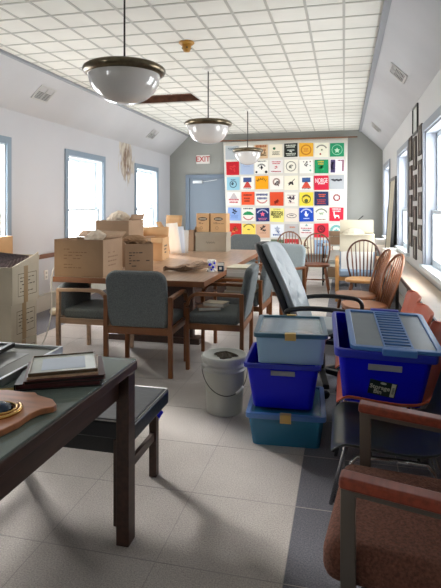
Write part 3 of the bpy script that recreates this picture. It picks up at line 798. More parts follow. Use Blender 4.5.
# stack on chair seat
for k in range(6):
    t = thing('flat_box', ['bottom','second','third','fourth','fifth','top'][k]+' flat white box in the stack on the grey armchair, counting upward', 'box', (-1.045+.008*((k*7)%3-1),5.31,.477+.048*k), 88+2*((k*5)%3-1), 'flat boxes stacked on the chair')
    b = MB(); b.box(-.16,.16,-.14,.14,0,.046); b.build('box_body', 'paper' if k > 3 else 'card_pale', t, bevel=.003)
    b = MB(); b.box(-.162,.162,-.142,.142,.030,.0475); b.build('lid', 'stone_cream' if k%2 else 'paper', t, bevel=.002)
for k in range(2):
    t = thing('paperback_book', ['brown book lying flat on the seat of the chair behind the bucket','white book leaning on the brown book on the grey seat'][k], 'book', (-1.17+.06*k,4.40+.03*k,.477+.034*k), 20-30*k)
    b = MB(); b.box(-.1,.1,-.07,.07,0,.004); b.box(-.1,.1,-.07,.07,.028,.032); b.box(-.1,-.096,-.07,.07,.004,.028); b.build('cover', 'kraft' if k == 0 else 'card_pale', t)
    b = MB(); b.box(-.096,.096,-.066,.066,.004,.028); b.build('pages', 'paper', t)

# left stack of boxes on floor
GL = 'cartons stacked at the left wall'
for k, lab in enumerate(('bottom carton of the left stack, hidden low behind the desk','middle pale carton of the left stack with printed label and tape','top open carton of the left stack, full of dark magazines')):
    t = carton(lab, .40, .36, .302, (-2.76+.02*(k==2),3.70,.305*k), 0+2*(k==1), 'card_pale', flaps=(), open_=(k == 2), group=GL)
    b = MB(); b.box(.2005,.2015,-.03,.025,0,.3); b.build('packing_tape', 'tape', t)
    if k == 2:
        b = MB(); b.T = Matrix(((0,0,1,0),(1,0,0,0),(0,1,0,0),(0,0,0,1))); b.prism([(-.178,.303),(.178,.303),(.172,.40),(.1,.375),(-.17,.31)], .195, .2); b.build('box_flap', 'card_pale', t)
        b = MB(); b.bar((0,.178,.303),(0,.20,.37),.39,.005); b.build('box_flap', 'card_pale', t)
    print_lines(t, ((.2,.02,.15),(0,1,0),(1,0,0)), .2, .14, 'ink', 5, 40+k, .007, frame=True)
for k in range(6):
    t = thing('magazine', ['lowest','second','third','fourth','fifth','topmost'][k]+' dark magazine fanned in the open left carton', 'magazine', (-2.80+.012*k,3.58+.035*k,.86), 0, 'dark magazines in the top carton')
    t.rotation_euler = (R(-38+4*k), R(6), R(4*k-8))
    b = MB(); b.box(-.14,.14,-.004,.004,0,.14); b.build('cover', 'magazine', t)
    b = MB(); b.box(-.137,.138,-.0025,.0025,.003,.142); b.build('pages', 'mat_grey', t)
t = carton('lower carton under the orange carton behind the left stack', .36, .4, .56, (-3.60,4.55,0), 0, 'card_orange', open_=False)
t = carton('orange-brown carton at the left edge, behind the magazine carton', .36, .4, .52, (-3.60,4.55,.562), 0, 'card_orange', open_=False)
# plastic bag by wall and cable
crumple('plastic_bag', 'pale crumpled bag on the floor by the left baseboard', (-3.6,5.85,0), .08, 33, 'cream', .8, cat='bag')
b = MB(); b.tube([(-2.735,4.6,.9),(-2.76,4.5,.84),(-2.765,4.42,.72),(-2.73,4.38,.6),(-2.70,4.36,.4),(-2.75,4.3,.1),(-2.8,4.2,.008),(-2.9,4.3,.008)], .006, 6); tag(b.build('power_cord', 'cable', subd=1), 'white cord hanging over the left end of the long table', 'cord')

# ------------------------------------------------------------------ bucket
t = thing('plastic_bucket', 'grey plastic bucket with wire handle and a pile of soil on its lid', 'bucket', (.018,3.18,0))
t.location = (-.797,3.41,0); t.scale = (.93,.93,.98)
b = MB(); b.lathe([(.0,.0),(.128,.0),(.132,.008),(.148,.29),(.158,.292),(.158,.302),(.150,.304),(.150,.322),(.160,.324),(.160,.334),(.151,.336),(.151,.356),(.162,.358),(.162,.366),(.15,.368)], 48); b.build('bucket_body', 'bucket_grey', t)
b = MB(); b.lathe([(.164,.352),(.168,.356),(.168,.388),(.160,.395),(.152,.392),(.148,.380),(.0,.380)], 48); b.build('lid', 'bucket_grey', t, subd=0)
b = MB(); 
for k in range(24):
    a = 2*PI*k/24; b.T = Matrix.Rotation(a,4,'Z'); b.box(.1665,.171,-.012,.012,.354,.372)
b.build('lid_tabs', 'bucket_grey', t)
for s_ in (-1,1):
    b = MB(); b.T = Matrix.Rotation(R(20),4,'Z') @ Matrix.Translation((s_*.158,0,.31)) @ Matrix.Rotation(PI/2,4,'Y'); b.lathe([(0,-.014),(.022,-.012),(.02,.012),(0,.014)], 14); b.build('handle_lug', 'bucket_grey', t)
def hpnt(a):
    x = .168*math.cos(a); y = -.168*math.sin(a); z = .31-.155*math.sin(a)
    v = Matrix.Rotation(R(20),3,'Z') @ Vector((x,y*1.02,z)); return v
hp_ = [hpnt(PI*k/24) for k in range(25)]
b = MB(); b.tube(hp_, .0028, 6); hd = b.build('wire_handle', 'metal_dark', t)
b = MB(); b.tube(hp_[6:10], .009, 8); b.build('hand_grip', 'white_plastic', hd)
b = MB(); b.tube([(-.075+.02*math.cos(a*PI/12),-.134-.012,.19+.026*math.sin(a*PI/12)) for a in range(24)], .0012, 5, closed=True); b.build('recycling_mark', 'card_pale', t)
rnd = random.Random(8); b = MB()
def soil(u, v):
    a = 2*PI*u; rr = v*(1+.25*math.sin(3*a)+.12*math.sin(7*a+1)); return (.075*rr*math.cos(a), .06*rr*math.sin(a), .001+.03*(1-v)**.6*(1+.2*math.sin(5*a))*(1 if v < 1 else 0))
b.grid(soil, 28, 7); o = b.build('soil_pile', 'soil'); o.location = (-.785,3.40,.3735); tag(o, 'small dark pile of soil on the bucket lid', 'soil')

# ------------------------------------------------------------------ storage bins
def tub(b, w, d, h, taper, th=.004, r=.03, mi=0):
    def loop(W_, D_, z):
        out = []
        for cx, cy, a0 in ((W_/2-r,D_/2-r,0),(-W_/2+r,D_/2-r,90),(-W_/2+r,-D_/2+r,180),(W_/2-r,-D_/2+r,270)):
            for k in range(5): a = R(a0+k*22.5); out.append(b.v((cx+r*math.cos(a), cy+r*math.sin(a), z)))
        return out
    L = [loop(w-taper,d-taper,0), loop(w,d,h), loop(w-2*th,d-2*th,h), loop(w-taper-2*th,d-taper-2*th,th)]
    for a, c in zip(L, L[1:]):
        n_ = len(a)
        for k in range(n_): b.f([a[k],a[(k+1)%n_],c[(k+1)%n_],c[k]], mi, False)
    b.f(L[0][::-1], mi); b.f(L[3], mi)
def rrect(w, d, r=.03):
    out = []
    for cx, cy, a0 in ((w/2-r,d/2-r,0),(-w/2+r,d/2-r,90),(-w/2+r,-d/2+r,180),(w/2-r,-d/2+r,270)):
        for k in range(5): a = R(a0+k*22.5); out.append((cx+r*math.cos(a), cy+r*math.sin(a)))
    return out
def ring_prism(b, w, d, t_, z0, z1, r=.03):
    o_ = rrect(w,d,r); i_ = rrect(w-2*t_,d-2*t_,max(.005,r-t_)); n_ = len(o_)
    A = [[b.v((x,y,z)) for x,y in p] for p in (o_, i_) for z in (z0, z1)]
    o0,o1,i0,i1 = A
    for k in range(n_):
        j = (k+1)%n_; b.f([o0[k],o0[j],o1[j],o1[k]]); b.f([i0[j],i0[k],i1[k],i1[j]]); b.f([o1[k],o1[j],i1[j],i1[k]]); b.f([o0[j],o0[k],i0[k],i0[j]])

BX, BY = -.355, 3.22
# bottom teal translucent bin (open rim, middle bin rests inside on its lid)
t = thing('storage_bin', 'teal translucent bin with gold latch at the bottom of the stack', 'bin', (BX+.01,BY-.02,0), 4)
b = MB(); tub(b,.44,.50,.175,.05); b.build('bin_body', 'clear_teal', t)
b = MB(); ring_prism(b,.465,.525,.03,.165,.195); b.build('rim', 'lid_blue', t, bevel=.004)
b = MB(); b.prism(rrect(.41,.47),.176,.182); b.build('lid_panel', 'clear_teal', t)
b = MB(); b.box(-.032,.032,-.272,-.262,.150,.197); b.box(-.032,.032,-.272,-.235,.195,.199); b.build('latch', 'latch_gold', t, bevel=.003)
crumple('paper_wad', 'crumpled pale papers inside the bottom teal bin', (BX+.02,BY-.10,.01), .13, 61, 'paper_blue', .35, sx=1.3)
t = thing('storage_bin', 'deep blue opaque bin in the middle of the stack', 'bin', (BX-.01,BY,.199), 3)
b = MB(); tub(b,.43,.46,.27,.08); b.build('bin_body', 'bin_blue', t)
b = MB(); ring_prism(b,.455,.485,.016,.245,.272); b.build('rim', 'bin_blue_rim', t, bevel=.004)
b = MB(); b.box(-.065,.075,-.2335,-.2265,.205,.232); b.build('label_plate', 'bin_label', t)
t = thing('storage_bin', 'clear pale blue lidded bin on top of the stack, behind the bucket', 'bin', (BX+.03,BY+.02,.472), 5)
b = MB(); tub(b,.41,.50,.165,.03); b.build('bin_body', 'clear_blue', t)
b = MB(); ring_prism(b,.435,.525,.03,.155,.182); b.build('lid_rim', 'lid_rim_teal', t, bevel=.005)
b = MB(); b.prism(rrect(.385,.475),.166,.171); b.build('lid_panel', 'clear_lid', t)
for s_ in (-1,1):
    b = MB(); b.box(-.032,.032,min(s_*.262,s_*.272),max(s_*.262,s_*.272),.145,.184); b.box(-.032,.032,min(s_*.24,s_*.272),max(s_*.24,s_*.272),.182,.187); b.build('latch', 'latch_gold', t, bevel=.003)
rnd = random.Random(4)
for k in range(4):
    t2 = thing('paper_sheet', ['white sheet seen through the top bin lid, lowest','white sheet seen through the top bin lid, second','white sheet seen through the top bin lid, third','white sheet seen through the top bin lid, uppermost'][k], 'paper', (BX+.02+.03*k,BY+.02*(k-2),.49+.025*k), rnd.uniform(-30,30), 'papers in the clear bin')
    b = MB(); b.grid(lambda u,v,k=k: ((u-.5)*.27,(v-.5)*.2,.01*math.sin(u*6+k)*math.sin(v*5)+.01), 6, 5); b.build('sheet', 'paper_blue' if k%2 else 'paper', t2, solid=.01)

# big bin on the orange chair
t = thing('storage_bin', 'large royal blue bin with ribbed grey-blue lid on the orange chair', 'bin', (.165,2.73,.492), 5)
t.rotation_euler = (R(7.5), R(2.0), R(3))
b = MB(); tub(b,.43,.50,.275,.07); b.build('bin_body', 'bin_blue', t)
b = MB(); ring_prism(b,.46,.535,.022,.237,.277); b.build('rim', 'bin_blue_rim', t, bevel=.006)
b = MB(); b.box(-.075,.075,-.2455,-.238,.18,.208); b.build('label_plate', 'bin_label', t)
# lid shifted to the right
lid = MB(); ring_prism(lid,.41,.53,.028,.279,.297); l_ = lid.build('lid_rim', 'lid_blue', t, bevel=.004, loc=(.045,0,0))
b = MB(); b.box(-.18,.18,-.24,.24,.281,.289); b.build('lid_panel', 'lid_grey_clear', t, loc=(.045,0,0))
b = MB(); b.box(-.055,-.047,-.24,.24,.289,.297); b.box(.070,.078,-.24,.24,.289,.297)
for k in range(13): b.box(-.047,.07,-.235+k*.037,-.222+k*.037,.289,.296)
b.build('lid_ribs', 'lid_blue', t, loc=(.045,0,0))
for s_ in (-1,1):
    b = MB(); b.box(-.065,.085,min(s_*.26,s_*.29),max(s_*.26,s_*.29),.270,.303); b.build('lid_handle', 'bin_blue_rim' if s_ > 0 else 'lid_blue', t, bevel=.006, loc=(.045,0,0))
# sticker on the front face (face is slightly sloped)
sl = math.atan2(.035,.275)
st = bpy.data.objects.new('sticker', None)
b = MB(); b.box(-.062,.062,-.001,.001,-.038,.038); so = b.build('sticker', 'sticker_dark', t, loc=(-.005,-.2275,.085), rot=(sl,R(8),0)); so['label'] = 'dark green product sticker'
for txt, z, sx, s in (('Storage', .004, -.012, .030), ('Bin', -.020, -.018, .030)):
    text(txt, s, 'sticker_print', so, (sx,-.0018,z), (R(90),0,0), depth=.0005)
b = MB(); b.T = Matrix(((1,0,0,0),(0,0,1,-.0015),(0,1,0,.028),(0,0,0,1))); b.prism([(.014*math.cos(a*PI/8),.006*math.sin(a*PI/8)) for a in range(16)], -.0006, .0006); b.build('logo_oval', 'sticker_print', so)
b = MB(); b.box(.038,.058,-.0016,-.001,-.034,.036); b.build('barcode_label', 'sticker_print', so)
b = MB()
for k in range(7): b.box(.043,.053,-.003,-.0021,-.016+k*.005,-.0138+k*.005)
b.build('barcode_bars', 'sticker_dark', so)

# ------------------------------------------------------------------ ledge table on the right wall
t = thing('wall_table', 'long narrow beige table along the right wall under the windows', 'table', (.675,6.0,0))
b = MB(); b.box(-.115,.105,-3.95,4.6,.665,.69); b.build('tabletop', 'ledge_top', t)
b = MB(); b.box(-.127,-.115,-3.95,4.6,.655,.692); b.build('edge_band', 'wood_dark', t)
for yy in (-3.8,-1.9,.3,2.4,4.4):
    b = MB(); b.box(-.09,-.05,yy-.02,yy+.02,0,.665); b.build('leg', 'metal_dark', t)
    b = MB(); b.box(.04,.08,yy-.02,yy+.02,0,.665); b.build('leg', 'metal_dark', t)
# leaning board
t = thing('leaning_board', 'tall beige framed board leaning in front of the right windows', 'board', (.70,8.62,.69))
t.rotation_euler = (0,R(4),0)
b = MB(); b.box(-.012,.012,-.42,.42,.0,1.12); b.build('board_panel', 'stone_cream', t)
b = MB(); b.box(-.02,.02,-.47,-.42,0,1.17); b.box(-.02,.02,.42,.45,0,1.17); b.box(-.02,.02,-.42,.42,1.12,1.17); b.build('board_frame', 'black_frame', t)
# framed pictures between windows on right wall
def zof(Y, py): return 1.4-(py-206)*(Y*.97196+-.8*.23514)/510
cols = [((6.47,6.74),[(137,161),(166,190),(195,217),(222,246)],'left'),((6.10,6.33),[(137,170),(175,201),(206,230),(236,259)],'middle'),((5.66,5.93),[(125,155),(160,187),(192,219),(225,250)],'right')]
ordn = ['top','second','third','bottom']
for (y0,y1), rows, cn in cols:
    for k, (a, c) in enumerate(rows):
        Y = (y0+y1)/2; z1 = zof(Y,a); z0 = zof(Y,c)
        t = thing('wall_frame', f'{ordn[k]} dark brown picture frame in the {cn} column on the right wall', 'picture frame', (XR,Y,z0), 0, 'dark picture frames between the right windows')
        h = z1-z0; hw_ = (y1-y0)/2
        b = MB(); b.box(-.016,0,-hw_,-hw_+.04,0,h); b.box(-.016,0,hw_-.04,hw_,0,h); b.box(-.016,0,-hw_+.04,hw_-.04,0,.045); b.box(-.016,0,-hw_+.04,hw_-.04,h-.045,h); b.build('frame', 'frame_brown', t, bevel=.003)
        b = MB(); b.box(-.012,0,-hw_+.04,hw_-.04,.045,h-.045); b.build('print', 'print_dark', t)
t = thing('wall_frame', 'thin black picture frame above the other frames on the right wall', 'picture frame', (XR,6.17,zof(6.17,134)))
h = zof(6.17,106)-zof(6.17,134)
b = MB(); b.box(-.02,0,-.2,-.18,0,h); b.box(-.02,0,.18,.2,0,h); b.box(-.02,0,-.18,.18,0,.02); b.box(-.02,0,-.18,.18,h-.02,h); b.build('frame', 'black_frame', t)
b = MB(); b.box(-.008,0,-.18,.18,.02,h-.02); b.build('print', 'mat_pale', t)
# white things on the far ledge
for k, (x,y,w_,h_) in enumerate(((.66,9.9,.18,.10),(.65,7.8,.16,.09),(.66,7.45,.14,.06))):
    t = carton(['white low box at the far end of the wall table','small white box on the wall table beside the leaning board','flat white tray on the wall table before the leaning board'][k], w_, .24, h_, (x,y,.691), 5*k, 'paper', open_=False)

# ------------------------------------------------------------------ cream boxes on the bentwood chair
t = carton('wide white carton at the bottom of the cream pile', .46, .36, .26, (.19,7.99,.462), 0, 'paper', open_=False)
t = carton('open cream carton in the middle of the cream pile with cloth inside', .50, .36, .26, (.19,8.0,.724), 0, 'cream', flaps=[('-y',100,.06)])
crumple('cloth_bundle', 'cream cloth bundle bulging from the open cream carton', (.14,8.0,.84), .17, 71, 'cream', .8, cat='cloth', sx=1.2)
t = carton('grey-cream flat carton standing on top of the cream pile', .50, .05, .20, (.19,8.16,.985), 0, 'stone_cream', open_=False)
b = MB(); b.bar((.22,8.155,1.186),(.29,8.13,1.25),.018,.012); tag(b.build('black_marker', 'black_plastic'), 'small black rod leaning on top of the cream pile', 'marker')

# shelf unit with boxes behind the windsor chairs
t = thing('metal_shelf', 'low grey metal shelf with boxes in front of the quilt', 'shelf', (-.08,9.35,0))
for z in (.12,.42,.70): b = MB(); b.box(-.28,.28,-.2,.2,z,z+.02); b.build('shelf_board', 'bucket_grey', t)
for sx in (-1,1):
    for sy in (-1,1): b = MB(); b.box(sx*.28-.012,sx*.28+.012,sy*.2-.012,sy*.2+.012,0,.74); b.build('post', 'metal_dark', t)
carton('brown open box on top of the metal shelf', .3, .26, .13, (-.10,9.35,.72), 8, 'card', flaps=[('+y',20,.1),('+x',60,.08)])
carton('white box on the middle board of the metal shelf', .4, .26, .16, (-.08,9.35,.44), 0, 'paper', open_=False)
carton('brown box on the lowest board of the metal shelf', .4, .26, .16, (-.08,9.35,.14), 0, 'card', open_=False)

# ------------------------------------------------------------------ quilt
QC = {}
def qm(rgb):
    k = 'cloth_%d_%d_%d' % rgb
    if k not in M: D(k, rgb, .9)
    return k
t = thing('tshirt_quilt', 'large white quilt of coloured printed squares hanging on the back wall', 'quilt', (-1.28,11.18,2.83))
QW, QH = 2.70, 2.50
def qx(c_, r_):  # column 0..8 and row 0..7 in continuous units -> local position
    v = r_/7; xl = -1.36+.10*v; xr = 1.36-.03*v
    x = xl+.035+(xr-xl-.09)*c_/8; z = -.055-.348*r_ + .012*c_/8*(1-v) - .012*math.sin(c_*.9+r_)
    return x, z
def qy(x, z): return .010*math.sin(x*2.2+.5)+.002*math.sin(x*5)
b = MB(); b.grid(lambda u,v: ((-1.36+.10*v)*(1-u)+(1.36-.03*v)*u, qy((-1.36+2.72*u),-v*QH), .02*u-v*QH), 40, 20); b.build('backing_cloth', 'quilt_white', t, solid=.006)
b = MB(); b.tube([(-1.46,0,.035),(1.56,0,.035)], .013, 8); b.build('hanging_rod', 'wood_edge', t)
W_ = (240,238,230); K = (40,40,44)
rows = [
 [((176,182,186),[('lines',(90,110,120),0,.55,1.2,2,.14)]), (W_,[('lines',(190,150,140),0,0,.9,3,.12)]), ((214,184,146),[('lines',(150,82,40),0,.5,1.6,2,.34),('blob',(120,92,60),.3,-.3,.5)]), ((236,228,206),[('disc',(60,110,70),-.25,.35,.2),('lines',(90,90,70),0,-.35,1.1,3,.12)]), ((36,40,36),[('lines',(220,225,210),0,.6,1.5,2,.16),('lines',(200,210,200),0,0,1.0,1,.2),('lines',(220,225,210),0,-.62,1.5,2,.14),('blob',(225,225,215),0,-.25,.22)]), ((234,178,58),[('ring',(190,120,30),0,0,.68,.09),('lines',(200,120,40),0,0,.7,3,.12)]), ((234,230,210),[('arch',(90,90,80),0,-.1,.75),('disc',(90,110,70),.05,.0,.12),('disc',(150,50,40),-.15,-.6,.13)]), ((28,142,98),[('ring',(150,205,170),0,0,.72,.05),('star',(190,225,200),0,-.1,.42)])],
 [((188,24,38),[('blob',(215,60,60),0,0,.5)]), ((172,188,216),[('lines',(150,166,200),0,.3,1.2,2,.12)]), (W_,[('lines',K,0,.85,1.5,1,.14),('arch',K,0,-.2,.6),('blob',K,0,-.1,.32),('disc',K,-.75,-.75,.16),('disc',K,.7,-.75,.2)]), ((228,224,222),[('lines',(190,50,70),0,.55,1.3,2,.16),('blob',(200,40,60),0,-.15,.25),('lines',(190,50,70),0,-.75,1.4,1,.14)]), ((238,234,220),[('ring',(110,112,104),0,0,.7,.06),('blob',(120,120,110),0,0,.35)]), (W_,[('disc',K,.1,.65,.13),('disc',(80,80,90),-.35,.7,.08),('disc',(120,60,80),.6,.7,.1),('disc',(90,150,130),.6,.1,.1),('blob',K,0,.25,.28),('disc',(120,180,150),.6,-.6,.14)]), ((20,142,92),[('lines',(214,180,60),-.1,.55,.9,2,.22),('blob',(40,165,90),0,-.2,.5)]), ((238,230,236),[('block',(70,60,100),-.55,0,.32,.9),('moon',(235,230,240),-.55,0,.28),('lines',(120,40,70),.4,.8,.6,1,.16),('block',(130,50,80),.82,.1,.1,.8)])],
 [((150,198,216),[('ring',(50,70,90),0,-.1,.5,.06),('blob',(40,60,80),-.1,0,.3),('lines',(60,80,100),0,.6,.7,1,.12)]), (W_,[('block',(60,80,130),0,.45,.62,.34),('tri',(200,70,60),0,-.35,.55),('lines',(110,110,120),0,-.85,1.2,1,.12)]), ((245,166,12),[('archtext','BRAZIL',(90,60,20),0,.2,.8)]), ((240,234,226),[('ring',(150,120,110),0,.1,.45,.1),('blob',(90,80,90),0,-.15,.38)]), ((238,232,212),[('blob',(50,50,50),0,0,.38),('bar',(60,60,60),.3,.35,.5)]), (W_,[('block',(60,90,140),0,.45,.62,.34),('tri',(210,80,60),0,-.35,.6),('lines',(60,60,70),0,-.85,1.2,1,.14)]), ((206,30,62),[('text','NORGE',(244,220,222),0,.28,.60),('lines',(240,210,214),0,-.12,.9,1,.2)]), ((178,182,186),[('script',(60,62,70),0,.28,1.4)])],
 [((242,238,232),[('tri',(200,190,190),0,.3,.5),('lines',(190,50,70),0,-.35,1.5,2,.24)]), ((234,88,50),[('lines',(120,40,30),0,.5,1.3,1,.24),('lines',(140,50,30),-.1,-.2,1.0,2,.26)]), (W_,[('lines',(50,70,130),0,.3,1.7,2,.34),('smile',(200,60,60),0,-.35,.8)]), ((218,76,38),[('blob',(150,50,30),0,-.45,.4)]), ((240,234,224),[('lines',(90,70,80),0,.6,1.3,1,.1),('blob',(80,60,80),0,0,.5),('lines',(170,110,120),0,-.55,.9,1,.1)]), ((242,216,72),[('ring',(110,110,50),0,0,.6,.07),('arch',(50,60,40),0,.0,.5),('disc',(90,100,50),0,-.25,.28)]), ((38,48,88),[('lines',(220,100,60),.1,.45,1.0,2,.16),('lines',(180,70,60),0,-.45,1.2,3,.16)]), ((240,238,230),[('ring',(150,60,70),0,.05,.42,.12),('lines',(130,140,160),0,-.75,.7,1,.08)])],
 [((146,176,228),[('blob',(50,60,90),0,.35,.42),('lines',(110,140,200),0,-.4,1.2,3,.12)]), (W_,[('lines',(60,50,80),0,.85,1.5,1,.2),('hill',(30,150,90),0,.1,.85),('smile',(190,60,60),0,-.5,.8)]), ((32,52,112),[('arch',(200,205,225),0,-.1,.85),('star',(236,110,140),0,.1,.4),('lines',(205,120,150),0,-.62,1.3,2,.13)]), ((246,236,134),[('lines',(120,120,60),0,.88,1.1,1,.1),('text','BOSTON',(50,50,30),0,.4,.36),('text','MARATHON',(50,50,30),0,.08,.30),('text','2001',(50,50,30),0,-.25,.32)]), ((236,226,214),[('oval',(110,90,90),0,-.1,.7,.3),('lines',(60,50,60),0,-.05,.6,1,.16)]), ((22,74,188),[('arch',(220,228,245),0,-.05,.85),('rooster',(235,240,250),0,.1,.4),('lines',(215,225,245),0,-.55,.8,1,.16)]), ((238,236,222),[('arch',(40,70,50),0,-.1,.85),('blob',(170,190,160),0,0,.35),('lines',(130,70,60),0,-.75,1.2,1,.14)]), ((212,36,62),[('lines',(245,220,224),0,.6,1.3,2,.2),('llama',(250,240,240),0,-.15,.5)])],
 [((206,40,38),[('blob',(240,150,90),0,0,.45),('blob',(110,20,20),-.1,.2,.3)]), ((250,218,100),[('arch',(60,50,30),0,.1,.85),('lines',(60,50,30),0,.15,.45,1,.2)]), ((218,176,148),[('blob',(40,36,36),0,.35,.45),('lines',(170,120,100),0,-.3,1.0,1,.1)]), ((234,238,244),[('star',(170,180,200),0,.3,.5),('lines',(40,80,150),0,-.6,1.3,1,.24),('blob',(60,90,150),.1,-.15,.25)]), ((192,190,190),[('lines',(210,120,70),.1,.5,.8,1,.2),('lines',(140,140,144),0,-.2,.9,2,.12)]), ((242,238,236),[('lines',(190,50,70),0,.3,1.6,1,.16),('lines',(70,110,120),0,0,1.1,1,.2),('lines',(190,50,70),0,-.35,1.6,1,.16),('tri',(150,190,180),0,.75,.2)]), ((226,52,68),[('ring',(110,20,40),0,.2,.45,.12),('blob',(90,20,40),0,.2,.3),('lines',(120,20,40),0,-.75,.7,1,.14)]), ((236,234,222),[('ring',(110,185,185),0,0,.72,.18),('star',(120,190,190),0,0,.42),('disc',(70,120,120),-.4,-.75,.1)])],
 [((190,205,225),[('disc',K,-.6,.7,.08)]), ((96,40,110),[('lines',(235,225,240),-.1,.55,1.3,2,.2),('block',(225,215,235),.5,-.2,.12,.5)]), (W_,[('ring',(150,180,160),0,0,.6,.08)]), ((108,120,96),[('lines',(200,200,150),0,.4,1.2,2,.16)]), ((196,52,60),[('lines',(240,220,220),0,.3,1.2,2,.16)]), ((236,228,206),[('blob',(120,110,80),0,0,.4)]), ((160,188,214),[('lines',(60,80,120),0,.3,1.2,2,.16)]), ((238,236,222),[('ring',(170,120,90),0,0,.6,.08)])],
]
FLIP = Matrix(((1,0,0,0),(0,0,1,0),(0,1,0,0),(0,0,0,1)))
def motif(kind, a, par, S, seed):
    """a motif drawn on a square of half size S, local x right, z up, at y just in front"""
    rnd = random.Random(seed); b = MB(); y0, y1 = -.0045, -.002
    def rect(cx, cz, w_, h_): b.box((cx-w_/2)*S,(cx+w_/2)*S,y0,y1,(cz-h_/2)*S,(cz+h_/2)*S)
    def poly(p): b.T = FLIP; b.prism([(x*S,z*S) for x,z in p], y0, y1); b.T = Matrix.Identity(4)
    name = 'print'
    if kind == 'lines':
        c_, cx, cz, w_, n_, h_ = a
        for r_ in range(n_):
            z = cz+(n_-1)/2*h_*1.6-r_*h_*1.6; ww = w_*(1-.15*(r_%2)); x = cx-ww/2
            while x < cx+ww/2-.04:
                l_ = rnd.uniform(.08,.2); l_ = min(l_, cx+ww/2-x); rect(x+l_/2, z, l_, h_*rnd.uniform(.75,1)); x += l_+.05
        name = 'lettering'
    elif kind == 'ring':
        c_, cx, cz, r_, w_ = a; n_ = 28
        for k in range(n_):
            a0, a1 = 2*PI*k/n_, 2*PI*(k+.86)/n_; poly([(cx+(r_+q)*math.cos(t_), cz+(r_+q)*math.sin(t_)) for q, t_ in ((-w_,a0),(w_,a0),(w_,a1),(-w_,a1))])
    elif kind in ('arch','smile'):
        c_, cx, cz, r_ = a; lo, hi = (25,155) if kind == 'arch' else (205,335); w_ = .09; n_ = 11
        for k in range(n_):
            a0 = R(lo+(hi-lo)*k/n_); a1 = R(lo+(hi-lo)*(k+.72)/n_); off = 0 if kind == 'arch' else .5
            poly([(cx+(r_+q)*math.cos(t_), cz+off+(r_+q)*math.sin(t_)) for q, t_ in ((-w_,a0),(w_,a0),(w_,a1),(-w_,a1))])
        name = 'lettering'
    elif kind == 'disc': c_, cx, cz, r_ = a; poly([(cx+r_*math.cos(k*PI/8), cz+r_*math.sin(k*PI/8)) for k in range(16)])
    elif kind == 'moon': c_, cx, cz, r_ = a; poly([(cx+r_*math.cos(R(k)), cz+r_*2*math.sin(R(k))) for k in range(60,301,20)] + [(cx+.2*r_-.4*r_*math.cos(R(k)), cz+1.7*r_*math.sin(R(k))) for k in range(-60,61,20)][::1]) ; 
    elif kind == 'block': c_, cx, cz, w_, h_ = a; rect(cx, cz, 2*w_, 2*h_)
    elif kind == 'tri': c_, cx, cz, r_ = a; poly([(cx-r_*1.2,cz-r_*.7),(cx+r_*1.2,cz-r_*.7),(cx+r_*.2,cz+r_),(cx-r_*.2,cz+r_)])
    elif kind == 'star': 
        c_, cx, cz, r_ = a; poly([(cx+(r_ if k%2 == 0 else r_*.5)*math.sin(k*PI/5), cz+(r_ if k%2 == 0 else r_*.5)*math.cos(k*PI/5)) for k in range(10)])
    elif kind == 'hill': c_, cx, cz, r_ = a; poly([(cx-r_,cz-.2),(cx+r_,cz-.2),(cx+r_*.8,cz+.05),(cx+r_*.35,cz+.3),(cx-r_*.2,cz+.35),(cx-r_*.75,cz+.12)])
    elif kind == 'oval':
        c_, cx, cz, rx, rz_ = a; n_ = 20
        for k in range(n_):
            a0, a1 = 2*PI*k/n_, 2*PI*(k+.8)/n_; poly([(cx+(rx+q)*math.cos(t_), cz+(rz_+q)*math.sin(t_)) for q, t_ in ((-.05,a0),(.05,a0),(.05,a1),(-.05,a1))])
    elif kind == 'bar': c_, cx, cz, l_ = a; poly([(cx-l_/2,cz-.2),(cx-l_/2+.1,cz-.26),(cx+l_/2,cz+.2),(cx+l_/2-.1,cz+.22)])
    elif kind == 'rooster': c_, cx, cz, r_ = a; poly([(cx-.3*r_,cz-.9*r_),(cx+.4*r_,cz-.9*r_),(cx+.8*r_,cz+.2*r_),(cx+.3*r_,cz-.1*r_),(cx+.1*r_,cz+.9*r_),(cx-.3*r_,cz+1.1*r_),(cx-.5*r_,cz+.3*r_),(cx-.7*r_,cz-.2*r_)])
    elif kind == 'llama': c_, cx, cz, r_ = a; poly([(cx-.9*r_,cz+1*r_),(cx-.6*r_,cz+1.1*r_),(cx-.5*r_,cz+.1*r_),(cx+.7*r_,cz+.05*r_),(cx+.9*r_,cz-.9*r_),(cx+.6*r_,cz-.9*r_),(cx+.5*r_,cz-.4*r_),(cx-.1*r_,cz-.4*r_),(cx-.2*r_,cz-.9*r_),(cx-.5*r_,cz-.9*r_),(cx-.8*r_,cz-.1*r_)])
    elif kind == 'blob':
        c_, cx, cz, r_ = a
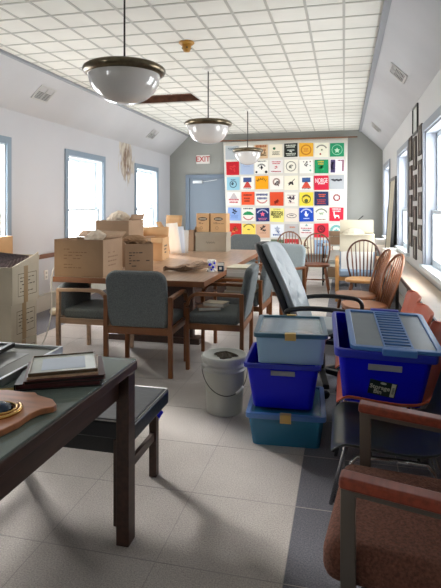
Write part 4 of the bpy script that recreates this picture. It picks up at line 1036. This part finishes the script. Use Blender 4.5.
        for k in range(9):
            x_, z_ = cx+rnd.uniform(-.7,.7)*r_, cz+rnd.uniform(-.7,.7)*r_; an = rnd.uniform(0,PI); l_ = r_*rnd.uniform(.25,.6); w_ = r_*rnd.uniform(.08,.2)
            dx, dz = math.cos(an), math.sin(an); poly([(x_+i*l_*dx-j*w_*dz, z_+i*l_*dz+j*w_*dx) for i, j in ((-1,-1),(1,-1),(1,1),(-1,1))])
    elif kind == 'script':
        c_, cx, cz, w_ = a; b.tube([((cx-w_/2+w_*k/40)*S, (y0+y1)/2, (cz+.16*math.sin(k*1.3)+.05*math.sin(k*.4))*S) for k in range(41)], .05*S, 4); name = 'lettering'
    o = b.build(name, qm(a[0]), par)
    o.location = (0,0,0)
PS = .150
for r_ in range(7):
    for c_ in range(8):
        rgb, mot = rows[r_][c_]; x, z = qx(c_+.5, r_+.5)
        rnd = random.Random(r_*8+c_); s_ = PS*rnd.uniform(.96,1.02)
        b = MB(); j = [rnd.uniform(-.004,.004) for _ in range(8)]
        b.T = FLIP; b.prism([(-s_+j[0],-s_+j[1]),(s_+j[2],-s_+j[3]),(s_+j[4],s_+j[5]),(-s_+j[6],s_+j[7])], -.002, .002); 
        p = b.build('fabric_square', qm(rgb), t); p.location = (x, qy(x,z)-.010, z); p.rotation_euler = (0, R(rnd.uniform(-1.2,1.2)), 0)
        for q, mo in enumerate(mot):
            if mo[0] == 'text': text(mo[1], mo[5]*s_*1.5, qm(mo[2]), p, (mo[3]*s_,-.004,mo[4]*s_), (R(90),0,0), sx=(1.75*s_)/(len(mo[1])*mo[5]*s_*1.5*.70), depth=.0012)
            elif mo[0] == 'archtext':
                for k, ch in enumerate(mo[1]):
                    a_ = R(140-100*k/(len(mo[1])-1)); text(ch, .45*s_, qm(mo[2]), p, (mo[5]*1.05*s_*math.cos(a_),-.004,(mo[4]-.35+mo[5]*.85*math.sin(a_))*s_), (R(90),-(a_-PI/2),0), depth=.0012)
            else: motif(mo[0], mo[1:], p, s_, r_*100+c_*10+q)
